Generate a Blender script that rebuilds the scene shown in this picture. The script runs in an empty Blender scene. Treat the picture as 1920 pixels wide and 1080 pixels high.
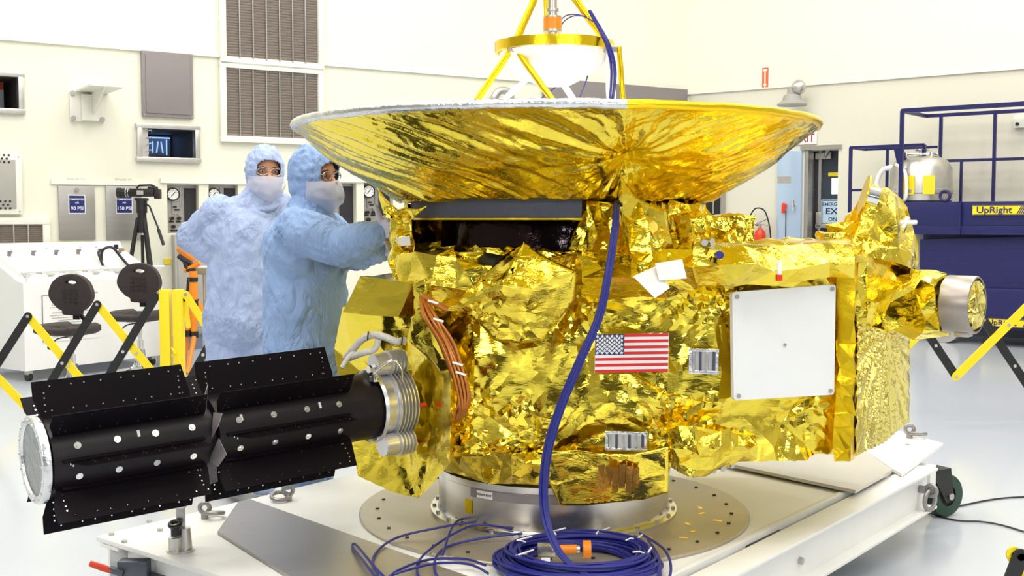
import bpy, bmesh, math, random
import numpy as np
from mathutils import Vector, Matrix, noise, Quaternion
S = bpy.context.scene
COL = S.collection
R = math.radians
PI = math.pi
rnd = random.Random(7)
# ------------------------------------------------------------------ camera
F = 2110.0
CAMZ = 1.45
TH = math.atan(130 / F)
cd = bpy.data.cameras.new('camera'); cam = bpy.data.objects.new('camera', cd); COL.objects.link(cam)
cam.location = (0, 0, CAMZ); cam.rotation_euler = (PI / 2 - TH, 0, 0)
cd.sensor_width = 36; cd.lens = F / 1920 * 36; cd.clip_start = 0.05; cd.clip_end = 100
S.camera = cam

def ray(px, py):
    x = (px - 960) / F; z = -(py - 540) / F
    return Vector((x, math.cos(TH) + z * math.sin(TH), -math.sin(TH) + z * math.cos(TH)))
def P(px, py, Y):
    d = ray(px, py); t = Y / d.y
    return Vector((d.x * t, Y, CAMZ + d.z * t))
def PZ(px, py, z):
    d = ray(px, py); t = (z - CAMZ) / d.z
    return Vector((d.x * t, d.y * t, z))
def V(*a): return Vector(a)

# ------------------------------------------------------------------ materials
def newmat(name):
    m = bpy.data.materials.new(name); m.use_nodes = True
    return m, m.node_tree.nodes, m.node_tree.links, m.node_tree.nodes['Principled BSDF']
def mat(name, col, rough=0.5, metal=0.0, var=0.06, scale=6.0, bump=0.0, bscale=40.0, coat=0.0, stretch=None, emis=None, estr=0.0, alpha=None, spec=None):
    m, n, l, b = newmat(name)
    b.inputs['Roughness'].default_value = rough
    b.inputs['Metallic'].default_value = metal
    b.inputs['Coat Weight'].default_value = coat
    if spec is not None: b.inputs['Specular IOR Level'].default_value = spec
    tc = n.new('ShaderNodeTexCoord')
    src = tc.outputs['Object']
    if stretch:
        mp = n.new('ShaderNodeMapping'); mp.inputs['Scale'].default_value = stretch
        l.new(src, mp.inputs['Vector']); src = mp.outputs['Vector']
    nz = n.new('ShaderNodeTexNoise'); nz.inputs['Scale'].default_value = scale; nz.inputs['Detail'].default_value = 4
    l.new(src, nz.inputs['Vector'])
    mx = n.new('ShaderNodeMix'); mx.data_type = 'RGBA'
    c = tuple(col) + (1,)
    mx.inputs['A'].default_value = tuple(max(0, v * (1 - var)) for v in col) + (1,)
    mx.inputs['B'].default_value = tuple(min(1, v * (1 + var)) for v in col) + (1,)
    l.new(nz.outputs['Fac'], mx.inputs['Factor']); l.new(mx.outputs['Result'], b.inputs['Base Color'])
    if bump:
        n2 = n.new('ShaderNodeTexNoise'); n2.inputs['Scale'].default_value = bscale; n2.inputs['Detail'].default_value = 5
        l.new(src, n2.inputs['Vector'])
        bp = n.new('ShaderNodeBump'); bp.inputs['Strength'].default_value = bump; bp.inputs['Distance'].default_value = 0.01
        l.new(n2.outputs['Fac'], bp.inputs['Height']); l.new(bp.outputs['Normal'], b.inputs['Normal'])
    if emis:
        b.inputs['Emission Color'].default_value = tuple(emis) + (1,); b.inputs['Emission Strength'].default_value = estr
    if alpha is not None: b.inputs['Alpha'].default_value = alpha
    return m

def foil(name, col=(0.92, 0.72, 0.075), cells=(9, 26), tilt=(0.34, 0.25), rough=0.13, wr=0.35, stretch=None, col2=None, aniso=0):
    """crinkled aluminised film: every crease facet gets its own normal, over two cell sizes"""
    m, n, l, b = newmat(name)
    b.inputs['Metallic'].default_value = 1.0; b.inputs['Roughness'].default_value = rough
    tc = n.new('ShaderNodeTexCoord'); geo = n.new('ShaderNodeNewGeometry')
    base = tc.outputs['Object']
    if stretch:
        mp = n.new('ShaderNodeMapping'); mp.inputs['Scale'].default_value = stretch
        l.new(base, mp.inputs['Vector']); base = mp.outputs['Vector']
    if aniso:
        mp = n.new('ShaderNodeMapping'); mp.inputs['Scale'].default_value = (.55, 1, 1.5); mp.inputs['Rotation'].default_value = (.3, R(38), .2)
        l.new(base, mp.inputs['Vector']); base = mp.outputs['Vector']
    wn = n.new('ShaderNodeTexNoise'); wn.inputs['Scale'].default_value = 5; wn.inputs['Detail'].default_value = 2
    l.new(base, wn.inputs['Vector'])
    ws = n.new('ShaderNodeVectorMath'); ws.operation = 'MULTIPLY_ADD'
    ws.inputs[1].default_value = (.16, .16, .16); l.new(wn.outputs['Color'], ws.inputs[0]); l.new(base, ws.inputs[2])
    nrm = geo.outputs['Normal']
    amt = n.new('ShaderNodeTexNoise'); amt.inputs['Scale'].default_value = 3.1; amt.inputs['Detail'].default_value = 1
    l.new(base, amt.inputs['Vector'])
    rmp = n.new('ShaderNodeMapRange'); rmp.inputs['From Min'].default_value = .35; rmp.inputs['From Max'].default_value = .65
    rmp.inputs['To Min'].default_value = .35; rmp.inputs['To Max'].default_value = 1.15
    l.new(amt.outputs['Fac'], rmp.inputs['Value'])
    for sc, tl in zip(cells, tilt):
        vo = n.new('ShaderNodeTexVoronoi'); vo.inputs['Scale'].default_value = sc
        l.new(ws.outputs[0], vo.inputs['Vector'])
        sub = n.new('ShaderNodeVectorMath'); sub.operation = 'SUBTRACT'; sub.inputs[1].default_value = (.5, .5, .5)
        l.new(vo.outputs['Color'], sub.inputs[0])
        sc1 = n.new('ShaderNodeVectorMath'); sc1.operation = 'SCALE'; l.new(sub.outputs[0], sc1.inputs[0])
        mm = n.new('ShaderNodeMath'); mm.operation = 'MULTIPLY'; mm.inputs[1].default_value = tl * 2
        l.new(rmp.outputs['Result'], mm.inputs[0]); l.new(mm.outputs[0], sc1.inputs['Scale'])
        ad = n.new('ShaderNodeVectorMath'); ad.operation = 'ADD'; l.new(nrm, ad.inputs[0]); l.new(sc1.outputs[0], ad.inputs[1])
        nm = n.new('ShaderNodeVectorMath'); nm.operation = 'NORMALIZE'; l.new(ad.outputs[0], nm.inputs[0])
        nrm = nm.outputs[0]
    nz = n.new('ShaderNodeTexNoise'); nz.inputs['Scale'].default_value = 22; nz.inputs['Detail'].default_value = 5
    nz.inputs['Roughness'].default_value = .55; nz.inputs['Distortion'].default_value = .6
    l.new(base, nz.inputs['Vector'])
    ab = n.new('ShaderNodeMath'); ab.operation = 'SUBTRACT'; ab.inputs[1].default_value = .5; l.new(nz.outputs['Fac'], ab.inputs[0])
    ab2 = n.new('ShaderNodeMath'); ab2.operation = 'ABSOLUTE'; l.new(ab.outputs[0], ab2.inputs[0])
    bp = n.new('ShaderNodeBump'); bp.inputs['Strength'].default_value = wr; bp.inputs['Distance'].default_value = .03
    l.new(ab2.outputs[0], bp.inputs['Height']); l.new(nrm, bp.inputs['Normal'])
    l.new(bp.outputs['Normal'], b.inputs['Normal'])
    cn = n.new('ShaderNodeTexNoise'); cn.inputs['Scale'].default_value = 2.3; cn.inputs['Detail'].default_value = 3
    l.new(base, cn.inputs['Vector'])
    mx = n.new('ShaderNodeMix'); mx.data_type = 'RGBA'
    c2 = col2 or tuple(v * .86 for v in col)
    mx.inputs['A'].default_value = tuple(c2) + (1,); mx.inputs['B'].default_value = tuple(min(1, v * 1.04) for v in col) + (1,)
    l.new(cn.outputs['Fac'], mx.inputs['Factor']); l.new(mx.outputs['Result'], b.inputs['Base Color'])
    return m

# ------------------------------------------------------------------ mesh helpers
def link(name, me, m=None, parent=None):
    o = bpy.data.objects.new(name, me); COL.objects.link(o)
    if m is not None:
        if isinstance(m, (list, tuple)):
            for x in m: me.materials.append(x)
        else: me.materials.append(m)
    if parent is not None: o.parent = parent
    return o
def tag(o, label=None, cat=None, group=None, kind=None):
    if label: o['label'] = label
    if cat: o['category'] = cat
    if group: o['group'] = group
    if kind: o['kind'] = kind
    return o
def thing(name, label, cat, loc=(0, 0, 0), rz=0.0, group=None):
    o = bpy.data.objects.new(name, None); COL.objects.link(o)
    o.location = loc; o.rotation_euler = (0, 0, rz); o.empty_display_size = .05
    return tag(o, label, cat, group)
def part(name, label=None, parent=None, loc=(0, 0, 0)):
    o = bpy.data.objects.new(name, None); COL.objects.link(o); o.parent = parent; o.location = loc
    return o
def copy_tree(o, parent=None):
    c = o.copy(); COL.objects.link(c); c.parent = parent
    for ch in [x for x in bpy.data.objects if x.parent == o and x != c]: copy_tree(ch, c)
    return c

class MB:
    """collects simple solids into one mesh"""
    def __init__(s): s.bm = bmesh.new()
    def _x(s, verts, M):
        for v in verts: v.co = M @ v.co
    def box(s, c, d, rot=None, bev=0.0):
        r = bmesh.ops.create_cube(s.bm, size=1.0); vs = r['verts']
        for v in vs: v.co = Vector((v.co.x * d[0], v.co.y * d[1], v.co.z * d[2]))
        if bev:
            es = list({e for v in vs for e in v.link_edges})
            rb = bmesh.ops.bevel(s.bm, geom=es, offset=bev, segments=2, affect='EDGES', profile=.6)
            vs = list({v for f in rb['faces'] for v in f.verts} | {v for v in vs if v.is_valid})
        M = Matrix.Translation(Vector(c)) @ (rot.to_matrix().to_4x4() if isinstance(rot, Quaternion) else (rot.to_4x4() if rot is not None else Matrix()))
        s._x(vs, M); return s
    def box2(s, a, b, bev=0.0):
        a = Vector(a); b = Vector(b); return s.box((a + b) / 2, tuple(abs(b[i] - a[i]) for i in range(3)), None, bev)
    def cyl(s, a, b, r1, r2=None, seg=24, caps=True):
        a = Vector(a); b = Vector(b); r2 = r1 if r2 is None else r2; L = (b - a).length
        r = bmesh.ops.create_cone(s.bm, cap_ends=caps, cap_tris=False, segments=seg, radius1=max(r1, 1e-5), radius2=max(r2, 1e-5), depth=L)
        q = (b - a).to_track_quat('Z', 'Y')
        s._x(r['verts'], Matrix.Translation((a + b) / 2) @ q.to_matrix().to_4x4()); return s
    def sph(s, c, r, seg=20, rot=None):
        rr = (r, r, r) if not hasattr(r, '__len__') else r
        q = bmesh.ops.create_uvsphere(s.bm, u_segments=seg, v_segments=max(6, seg * 2 // 3), radius=1)
        M = Matrix.Translation(Vector(c)) @ (rot.to_matrix().to_4x4() if rot is not None else Matrix()) @ Matrix.Diagonal((rr[0], rr[1], rr[2], 1))
        s._x(q['verts'], M); return s
    def tube(s, pts, r, seg=8, closed=False, caps=True):
        pts = [Vector(p) for p in pts]; n = len(pts); rings = []
        rs = r if hasattr(r, '__len__') else [r] * n
        up = None
        for i, p in enumerate(pts):
            if closed: t = pts[(i + 1) % n] - pts[i - 1]
            else: t = pts[min(i + 1, n - 1)] - pts[max(i - 1, 0)]
            t.normalize()
            if up is None: up = t.orthogonal().normalized()
            up = (up - t * up.dot(t))
            up = up.normalized() if up.length > 1e-6 else t.orthogonal().normalized()
            sd = t.cross(up)
            rings.append([s.bm.verts.new(p + (up * math.cos(2 * PI * k / seg) + sd * math.sin(2 * PI * k / seg)) * rs[i]) for k in range(seg)])
        m = n if closed else n - 1
        for i in range(m):
            A = rings[i]; B = rings[(i + 1) % n]
            for k in range(seg):
                try: s.bm.faces.new((A[k], A[(k + 1) % seg], B[(k + 1) % seg], B[k]))
                except ValueError: pass
        if caps and not closed:
            s.bm.faces.new(rings[0][::-1]); s.bm.faces.new(rings[-1])
        return s
    def torus(s, c, ax, Rr, r, seg=32, ts=8):
        ax = Vector(ax).normalized(); u = ax.orthogonal().normalized(); w = ax.cross(u)
        return s.tube([Vector(c) + (u * math.cos(2 * PI * i / seg) + w * math.sin(2 * PI * i / seg)) * Rr for i in range(seg)], r, ts, closed=True)
    def lathe(s, prof, c=(0, 0, 0), ax=(0, 0, 1), seg=48, a0=0.0, a1=2 * PI, u=None):
        ax = Vector(ax).normalized(); u = Vector(u) if u is not None else ax.orthogonal().normalized(); w = ax.cross(u)
        full = abs(a1 - a0 - 2 * PI) < 1e-6; n = seg if full else seg + 1; rows = []
        for (r, h) in prof:
            rows.append([s.bm.verts.new(Vector(c) + ax * h + (u * math.cos(a0 + (a1 - a0) * i / seg) + w * math.sin(a0 + (a1 - a0) * i / seg)) * r) for i in range(n)])
        for j in range(len(rows) - 1):
            for i in range(seg):
                k = (i + 1) % n if full else i + 1
                s.bm.faces.new((rows[j][i], rows[j][k], rows[j + 1][k], rows[j + 1][i]))
        return s
    def poly(s, pts, thick=None, d=None):
        """polygon, extruded by thick along d (default its normal)"""
        vs = [s.bm.verts.new(Vector(p)) for p in pts]; f = s.bm.faces.new(vs)
        if thick:
            f.normal_update(); nrm = Vector(d).normalized() if d is not None else f.normal.copy()
            r = bmesh.ops.extrude_face_region(s.bm, geom=[f])
            for v in [g for g in r['geom'] if isinstance(g, bmesh.types.BMVert)]: v.co += nrm * thick
        return s
    def mi(s, i):
        """give material index i to faces added since last call"""
        for f in s.bm.faces:
            if not f.tag: f.material_index = i; f.tag = True
        return s
    def build(s, name, m, parent=None, smooth=True, ang=35, M=None):
        bmesh.ops.recalc_face_normals(s.bm, faces=s.bm.faces)
        if M is not None: bmesh.ops.transform(s.bm, matrix=M, verts=s.bm.verts)
        me = bpy.data.meshes.new(name)
        if smooth:
            for f in s.bm.faces: f.smooth = True
            for e in s.bm.edges:
                if len(e.link_faces) == 2:
                    e.smooth = e.calc_face_angle(0) < R(ang)
        s.bm.to_mesh(me); s.bm.free()
        return link(name, me, m, parent)

def bez(pts, n=12):
    """catmull-rom through points"""
    pts = [Vector(p) for p in pts]; out = []
    for i in range(len(pts) - 1):
        p0 = pts[max(i - 1, 0)]; p1 = pts[i]; p2 = pts[i + 1]; p3 = pts[min(i + 2, len(pts) - 1)]
        for k in range(n):
            t = k / n
            out.append(.5 * ((2 * p1) + (p2 - p0) * t + (2 * p0 - 5 * p1 + 4 * p2 - p3) * t * t + (3 * p1 - p0 - 3 * p2 + p3) * t ** 3))
    out.append(pts[-1]); return out

def text(s, name, size, m, parent, loc, rot, ext=.002, align='CENTER', sx=1.0):
    c = bpy.data.curves.new(name, 'FONT'); c.body = s; c.size = size; c.extrude = ext; c.align_x = align; c.align_y = 'CENTER'; c.resolution_u = 3
    c.offset = size * .012; c.fill_mode = 'FRONT' if ext < .0011 else 'BOTH'
    o = bpy.data.objects.new(name, c); COL.objects.link(o); c.materials.append(m)
    o.location = loc; o.rotation_euler = rot; o.scale = (sx, 1, 1)
    if parent is not None: o.parent = parent
    return o

# ------------------------------------------------------------------ foil geometry
def tri(x): return 2 * np.abs(x - np.floor(x + .5))
def folds(co, seed, lam, k=7, warp=.25):
    """piecewise flat crease pattern: sum of triangle waves along random directions"""
    rs = np.random.RandomState(seed); h = np.zeros(len(co))
    w = np.zeros_like(co)
    for j in range(3):
        d = rs.randn(3); d /= np.linalg.norm(d)
        w[:, j] = np.sin(co @ d * 2 * PI / (lam * 2.3) + rs.rand() * 6)
    q = co + w * lam * warp
    for i in range(k):
        d = rs.randn(3); d /= np.linalg.norm(d)
        msk = .5 + .5 * np.sin(co @ rs.randn(3) * 2.0 / lam + rs.rand() * 6)
        h += (tri(q @ d / (lam * (.7 + rs.rand() * .9)) + rs.rand()) - .5) * msk
    return h / math.sqrt(k)
def stars(co, nrm, lst):
    """pleats radiating from pinch points: (centre, amp, radius, rays)"""
    h = np.zeros(len(co))
    for i, (c, amp, rad, rays) in enumerate(lst):
        d = co - np.array(c); n0 = d - (nrm * d).sum(1)[:, None] * nrm
        # tangent frame
        a = np.array([0, 0, 1.0]); u = np.cross(nrm, a); L = np.linalg.norm(u, axis=1)[:, None]; u = u / np.maximum(L, 1e-4); v = np.cross(nrm, u)
        th = np.arctan2((n0 * v).sum(1), (n0 * u).sum(1)); r = np.linalg.norm(d, axis=1)
        wv = tri(th * rays / (2 * PI)) * .6 + tri(th * (rays * 1.7) / (2 * PI) + .3 + r * 1.5) * .4
        fall = np.clip(1 - r / rad, 0, 1) ** .8 * np.clip(r / (rad * .25), 0, 1)
        h += amp * (wv - .5) * fall
        h += -amp * .8 * np.exp(-(r / (rad * .16)) ** 2)
    return h
def foilify(bm, size, amp=.010, lam=.16, seed=1, smooth=False, st=(), fine=.3, jitter=.06, iters=7, pin=None, k=7, coarse=None):
    bmesh.ops.triangulate(bm, faces=bm.faces[:])
    coarse = coarse or min(.085, lam * .62); rs0 = np.random.RandomState(seed + 40)
    for it in range(iters):
        es = [e for e in bm.edges if e.calc_length() > coarse * 1.5]
        if not es: break
        bmesh.ops.subdivide_edges(bm, edges=es, cuts=1, use_grid_fill=False)
        bmesh.ops.triangulate(bm, faces=[f for f in bm.faces if len(f.verts) > 3])
    bmesh.ops.recalc_face_normals(bm, faces=bm.faces); bm.normal_update()
    mv = []
    for v in bm.verts:
        sharp = any(len(e.link_faces) == 2 and e.calc_face_angle(0) > .5 for e in v.link_edges); bd = v.is_boundary
        n = v.normal; t = Vector(rs0.randn(3)) * coarse * .24; t -= n * t.dot(n); k_ = .18 if bd else (.35 if sharp else 1.0)
        mv.append((v, t * k_ + n * float(rs0.randn()) * amp * .75 * (.5 if bd else (.55 if sharp else 1.0))))
    for v, d in mv: v.co += d
    # flip some diagonals so the creases run in long irregular directions
    bmesh.ops.beautify_fill(bm, faces=bm.faces[:], edges=[e for e in bm.edges if len(e.link_faces) == 2 and e.calc_face_angle(0) < .6], method='ANGLE')
    for it in range(iters):
        es = [e for e in bm.edges if e.calc_length() > size * 1.4]
        if not es: break
        bmesh.ops.subdivide_edges(bm, edges=es, cuts=1, use_grid_fill=False)
        bmesh.ops.triangulate(bm, faces=[f for f in bm.faces if len(f.verts) > 3])
    bmesh.ops.recalc_face_normals(bm, faces=bm.faces)
    bm.normal_update()
    co = np.array([v.co for v in bm.verts]); nr = np.array([v.normal for v in bm.verts])
    rs = np.random.RandomState(seed + 99)
    bnd = np.array([1.0 if not v.is_boundary else .45 for v in bm.verts])
    h = folds(co, seed, lam * 1.3, k) * amp * .5 + folds(co, seed + 5, lam * .4, k) * amp * fine * .5
    if st: h += stars(co, nr, st)
    out = co + nr * (h * bnd)[:, None] + rs.randn(*co.shape) * (size * jitter * .3) * bnd[:, None]
    for v, p in zip(bm.verts, out): v.co = p
    bm.normal_update()
    for f in bm.faces: f.smooth = True
    for e in bm.edges:
        if len(e.link_faces) == 2: e.smooth = e.calc_face_angle(0) < R(13)
def foilobj(name, verts, faces, m, parent=None, size=.03, **kw):
    bm = bmesh.new(); vs = [bm.verts.new(Vector(v)) for v in verts]
    for f in faces: bm.faces.new([vs[i] for i in f])
    th = kw.pop('thick', None)
    foilify(bm, size, **kw)
    me = bpy.data.meshes.new(name); bm.to_mesh(me); bm.free()
    o = link(name, me, m, parent)
    if th:
        md = o.modifiers.new('t', 'SOLIDIFY'); md.thickness = th; md.offset = -1
    return o
def loft(levels, cap0=True, cap1=True):
    n = len(levels[0]); vs = [Vector(p) for L in levels for p in L]; fs = []
    for j in range(len(levels) - 1):
        for i in range(n):
            k = (i + 1) % n
            fs.append((j * n + i, j * n + k, (j + 1) * n + k, (j + 1) * n + i))
    if cap0: fs.append(tuple(range(n))[::-1])
    if cap1: fs.append(tuple((len(levels) - 1) * n + i for i in range(n)))
    return vs, fs
def hexa(c, d, rz=0.0, taper=1.0):
    """box as verts+faces for foilobj"""
    M = Matrix.Rotation(rz, 3, 'Z'); lv = []
    for z, t in ((-.5, 1), (.5, taper)):
        lv.append([Vector(c) + M @ Vector((x * d[0] * t, y * d[1] * t, z * d[2])) for x, y in ((-.5, -.5), (.5, -.5), (.5, .5), (-.5, .5))])
    return loft(lv)
# ================================================================== materials used everywhere
M_wall = mat('wall_paint', (.80, .79, .66), .55, var=.02, scale=.6)
M_wallhi = mat('wall_paint_upper', (.86, .85, .72), .5, var=.02, scale=.4)
M_wallR = mat('wall_paint_beige', (.74, .71, .60), .5, var=.03, scale=.5)
M_dim = mat('wall_paint_grey', (.55, .53, .47), .6, var=.1, scale=.3)
M_trim = mat('trim_paint', (.84, .83, .74), .45, var=.02)
M_floor = mat('floor_epoxy', (.50, .53, .58), .16, var=.05, scale=.35, bump=.03, bscale=1.5)
M_ceil = mat('ceiling_paint', (.75, .73, .66), .7)
M_base = mat('baseboard_blue_grey', (.22, .25, .36), .5)
M_steel = mat('brushed_steel', (.52, .50, .48), .34, 1.0, var=.12, scale=9, stretch=(1, 1, 12))
M_steel2 = mat('worn_aluminium', (.62, .60, .57), .38, 1.0, var=.16, scale=14, bump=.05, bscale=60)
M_chrome = mat('chrome', (.8, .8, .8), .12, 1.0, var=.02)
M_greym = mat('grey_panel_paint', (.245, .215, .215), .5, var=.04)
M_greyl = mat('light_grey_paint', (.40, .385, .35), .5, var=.05)
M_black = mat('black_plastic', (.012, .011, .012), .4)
M_dark = mat('dark_interior', (.02, .017, .022), .6)
M_white = mat('white_enamel', (.86, .86, .84), .3, var=.015)
M_whitep = mat('white_paint_worn', (.86, .85, .81), .38, var=.06, scale=4, bump=.03)
M_paper = mat('white_paper', (.85, .84, .82), .7, var=.02)
M_yel = mat('safety_yellow', (.90, .70, .01), .4, var=.03)
M_orange = mat('orange_plastic', (.9, .26, .01), .4)
M_red = mat('red_enamel', (.75, .045, .01), .3)
M_blue = mat('lift_navy_paint', (.012, .013, .10), .35, var=.15)
M_navy = mat('sign_navy', (.008, .016, .16), .4)
M_slat = mat('filter_slat', (.33, .275, .235), .6, var=.1, scale=20)
M_glass = None
def glassmat():
    m, n, l, b = newmat('window_glass')
    b.inputs['Base Color'].default_value = (.85, .9, .95, 1); b.inputs['Transmission Weight'].default_value = 1
    b.inputs['Roughness'].default_value = .02; b.inputs['IOR'].default_value = 1.1
    return m
M_glass = glassmat()
M_lamp = mat('lamp_glow', (.9, .9, .9), .5, emis=(1, .97, .9), estr=9)
M_bluelamp = mat('blue_lamp_glow', (.3, .5, .9), .5, emis=(.25, .45, 1), estr=2.5)
M_day = mat('daylight_window_glow', (.8, .9, 1), .5, emis=(.75, .88, 1), estr=4)

# ================================================================== room
AL = R(33); AR = R(-38)
OL = V(-3.5, 12.5, 0); DL = V(math.cos(AL), math.sin(AL), 0); NL = V(DL.y, -DL.x, 0)
CT = 7.23
OR = OL + DL * CT; DR = V(math.cos(AR), math.sin(AR), 0); NR = V(DR.y, -DR.x, 0)
WALL = {'L': (OL, DL, NL, AL), 'R': (OR, DR, NR, AR)}
def W(side, px, py, off=0.0):
    """pixel -> (distance along wall, height) on a plane off metres out from that wall"""
    O, D, N, _ = WALL[side]; d = ray(px, py); C0 = V(0, 0, CAMZ); Q = O + N * off
    t = (Q - C0).dot(N) / d.dot(N); p = C0 + d * t
    return (p - O).dot(D), p.z
def wbox(side, x0, y0, x1, y1, off=0.0):
    a = W(side, x0, y0, off); b = W(side, x1, y0, off); c = W(side, x0, y1, off); d = W(side, x1, y1, off)
    return a[0], b[0], (c[1] + d[1]) / 2, (a[1] + b[1]) / 2     # s0,s1,z0,z1
def wthing(side, name, label, cat, s, z, off=0.0, group=None):
    O, D, N, A = WALL[side]; return thing(name, label, cat, tuple(O + D * s + N * (off + .003) + V(0, 0, z)), A, group)

floorp = [(-16, 4.4, 0), (-11, -9, 0), (11, -9, 0), tuple(OR + DR * 13), tuple(OR), tuple(OL - DL * 14)]
fl = MB(); fl.poly([V(*p) for p in floorp], -.1, (0, 0, 1)).build('floor', M_floor, smooth=False)['kind'] = 'structure'
HT = 8.5
c_ = MB(); c_.poly([V(p[0], p[1], HT) for p in floorp], .1, (0, 0, 1)).build('ceiling', M_ceil, smooth=False)['kind'] = 'structure'
def wall_holes(side, name, s0, s1, z0, z1, holes, m, off=0.0, depth=.14):
    O, D, N, A = WALL[side]
    ss = sorted({s0, s1, *[h[0] for h in holes], *[h[1] for h in holes]}); zs = sorted({z0, z1, *[h[2] for h in holes], *[h[3] for h in holes]})
    mb = MB()
    def pt(s, z, o=0): return O + D * s + N * (off + o) + V(0, 0, z)
    for a, b in zip(ss, ss[1:]):
        for c, d in zip(zs, zs[1:]):
            cs, cz = (a + b) / 2, (c + d) / 2
            if any(h[0] < cs < h[1] and h[2] < cz < h[3] for h in holes): continue
            mb.poly([pt(a, c), pt(b, c), pt(b, d), pt(a, d)])
    for h in holes:
        dd = h[4] if len(h) > 4 else depth; x0, x1, y0, y1 = h[:4]
        q = [(x0, y0), (x1, y0), (x1, y1), (x0, y1)]
        for i in range(4):
            a, b = q[i], q[(i + 1) % 4]
            mb.poly([pt(*a), pt(*b), pt(*b, -dd), pt(*a, -dd)])
    for f in mb.bm.faces: pass
    me = bpy.data.meshes.new(name); mb.bm.to_mesh(me); mb.bm.free()
    o = link(name, me, m); o['kind'] = 'structure'; return o
BAND = 3.26
HL = {}
HL['win1'] = wbox('L', -60, 141, 34, 204); HL['win2'] = wbox('L', 263, 241, 365, 297)
HL['g1'] = wbox('L', 313, 346, 372, 437); HL['g2'] = wbox('L', 391, 346, 446, 436)
HL['g3'] = wbox('L', 600, 343, 668, 424); HL['g4'] = wbox('L', 682, 343, 737, 422)
wall_holes('L', 'wall_left', -14, CT, 0, BAND, [HL['win1'] + (.9,), HL['win2'] + (.9,)] + [HL[k] + (.12,) for k in ('g1', 'g2', 'g3', 'g4')], M_wall)
wall_holes('L', 'wall_left', -14, CT, BAND, HT, [], M_wallhi, 0.0)
DH = wbox('R', 1509, 281, 1572, 600); DH = (DH[0], DH[1], 0.0, W('R', 1540, 281)[1])
wall_holes('R', 'wall_right', 0, 13, 0, BAND, [DH + (.32,)], M_wallR)
wall_holes('R', 'wall_right', 0, 13, BAND, HT, [], M_wallhi, 0.0)
for nm, a, b in (('wall_back', floorp[1], floorp[2]), ('wall_side', floorp[0], floorp[1]), ('wall_side', floorp[2], floorp[3])):
    mb = MB(); a = V(*a); b = V(*b)
    mb.poly([a, b, b + V(0, 0, HT), a + V(0, 0, HT)]).build(nm, M_dim, smooth=False)['kind'] = 'structure'
def strip(side, name, s0, s1, z0, z1, o0, o1, m):
    O, D, N, A = WALL[side]; mb = MB(); mb.box(((s0 + s1) / 2, -(o0 + o1) / 2, (z0 + z1) / 2), (s1 - s0, abs(o1 - o0), z1 - z0))
    o = mb.build(name, m, smooth=False); o.location = O; o.rotation_euler = (0, 0, A); o['kind'] = 'structure'; return o
strip('L', 'baseboard_left', -14, CT, 0, .16, 0, .015, M_base)
strip('R', 'baseboard_right', 0, DH[0] - .05, 0, .16, 0, .015, M_base)
strip('R', 'baseboard_right', DH[1] + .05, 13, 0, .16, 0, .015, M_base)
strip('L', 'trim_1', -14, CT, BAND - .02, BAND, 0, .032, M_trim)
strip('R', 'trim_2', 0, 13, BAND - .02, BAND, 0, .032, M_trim)

# raised white surround strips over the service panels
for i, (x0, y0, x1, y1) in enumerate([(95, 338, 285, 500), (300, 336, 470, 520), (590, 334, 740, 500)]):
    b = wbox('L', x0, y0, x1, y1); hs = [h for h in (HL['g1'], HL['g2'], HL['g3'], HL['g4'])]
    strip('L', 'trim_%d' % (3 + i), b[0], b[1], b[3] - .05, b[3], 0, .025, M_trim)

def wpart(t, mb, name, m, **k): return mb.build(name, m, t, **k)
# ---- windows (deep recess with frame, pane)
def window(idx, key, label):
    s0, s1, z0, z1 = HL[key]; O, D, N, A = WALL['L']
    t = bpy.data.objects.new('window_%d' % idx, None); COL.objects.link(t); t.location = O + D * (s0 + s1) / 2 + V(0, 0, z0); t.rotation_euler = (0, 0, A)
    t['kind'] = 'structure'; w = s1 - s0; h = z1 - z0; f = .055
    mb = MB()
    for c, d in (((0, -.02, -f / 2 + .01), (w + 2 * f, .06, f)), ((0, -.02, h + f / 2 - .01), (w + 2 * f, .06, f)), ((-w / 2 - f / 2 + .01, -.02, h / 2), (f, .06, h)), ((w / 2 + f / 2 - .01, -.02, h / 2), (f, .06, h))):
        mb.box(c, d, bev=.008)
    mb.build('window_frame', M_steel2, t)
    mb = MB(); mb.box((0, .04, h / 2), (w, .008, h)); mb.build('pane', M_glass, t, smooth=False)
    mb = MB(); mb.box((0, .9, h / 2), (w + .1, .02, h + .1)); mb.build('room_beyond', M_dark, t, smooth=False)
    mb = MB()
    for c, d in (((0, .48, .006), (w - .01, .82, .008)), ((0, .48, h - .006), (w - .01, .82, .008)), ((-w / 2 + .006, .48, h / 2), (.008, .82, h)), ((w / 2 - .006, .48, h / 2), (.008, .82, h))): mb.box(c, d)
    mb.build('recess_darkener', M_darkener, t, smooth=False)  # dark boards added only to darken the white recess sides
    return t, w, h
M_darkener = mat('recess_darkener_brown', (.10, .08, .07), .6)
t, w, h = window(1, 'win1', '')
mb = MB(); mb.box((w / 2 - .12, .5, .12), (.1, .1, .24)); mb.mi(0); mb.box((w / 2 - .12, .5, .28), (.1, .1, .08)); mb.mi(1)
o = mb.build('bottle', [M_paper, M_red], None); o.matrix_world = Matrix.Translation(t.location) @ Matrix.Rotation(AL, 4, 'Z'); tag(o, 'white bottle with red cap seen through the window at the left edge', 'bottle')
t, w, h = window(2, 'win2', '')
mb = MB(); mb.box((w * .15, .86, h * .5), (.02, .02, h * .8))
for i in range(5): mb.box((w * (.0 + .09 * i), .8, h * .52), (.012, .012, h * (.55 if i in (0, 4) else .4)), Matrix.Rotation(R((0, 0, 9, -9, 0)[i]), 3, 'Y'))
mb.box((w * .18, .8, h * .85), (w * .5, .015, .015)); mb.build('lit_tubes', M_bluelamp, t)
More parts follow.
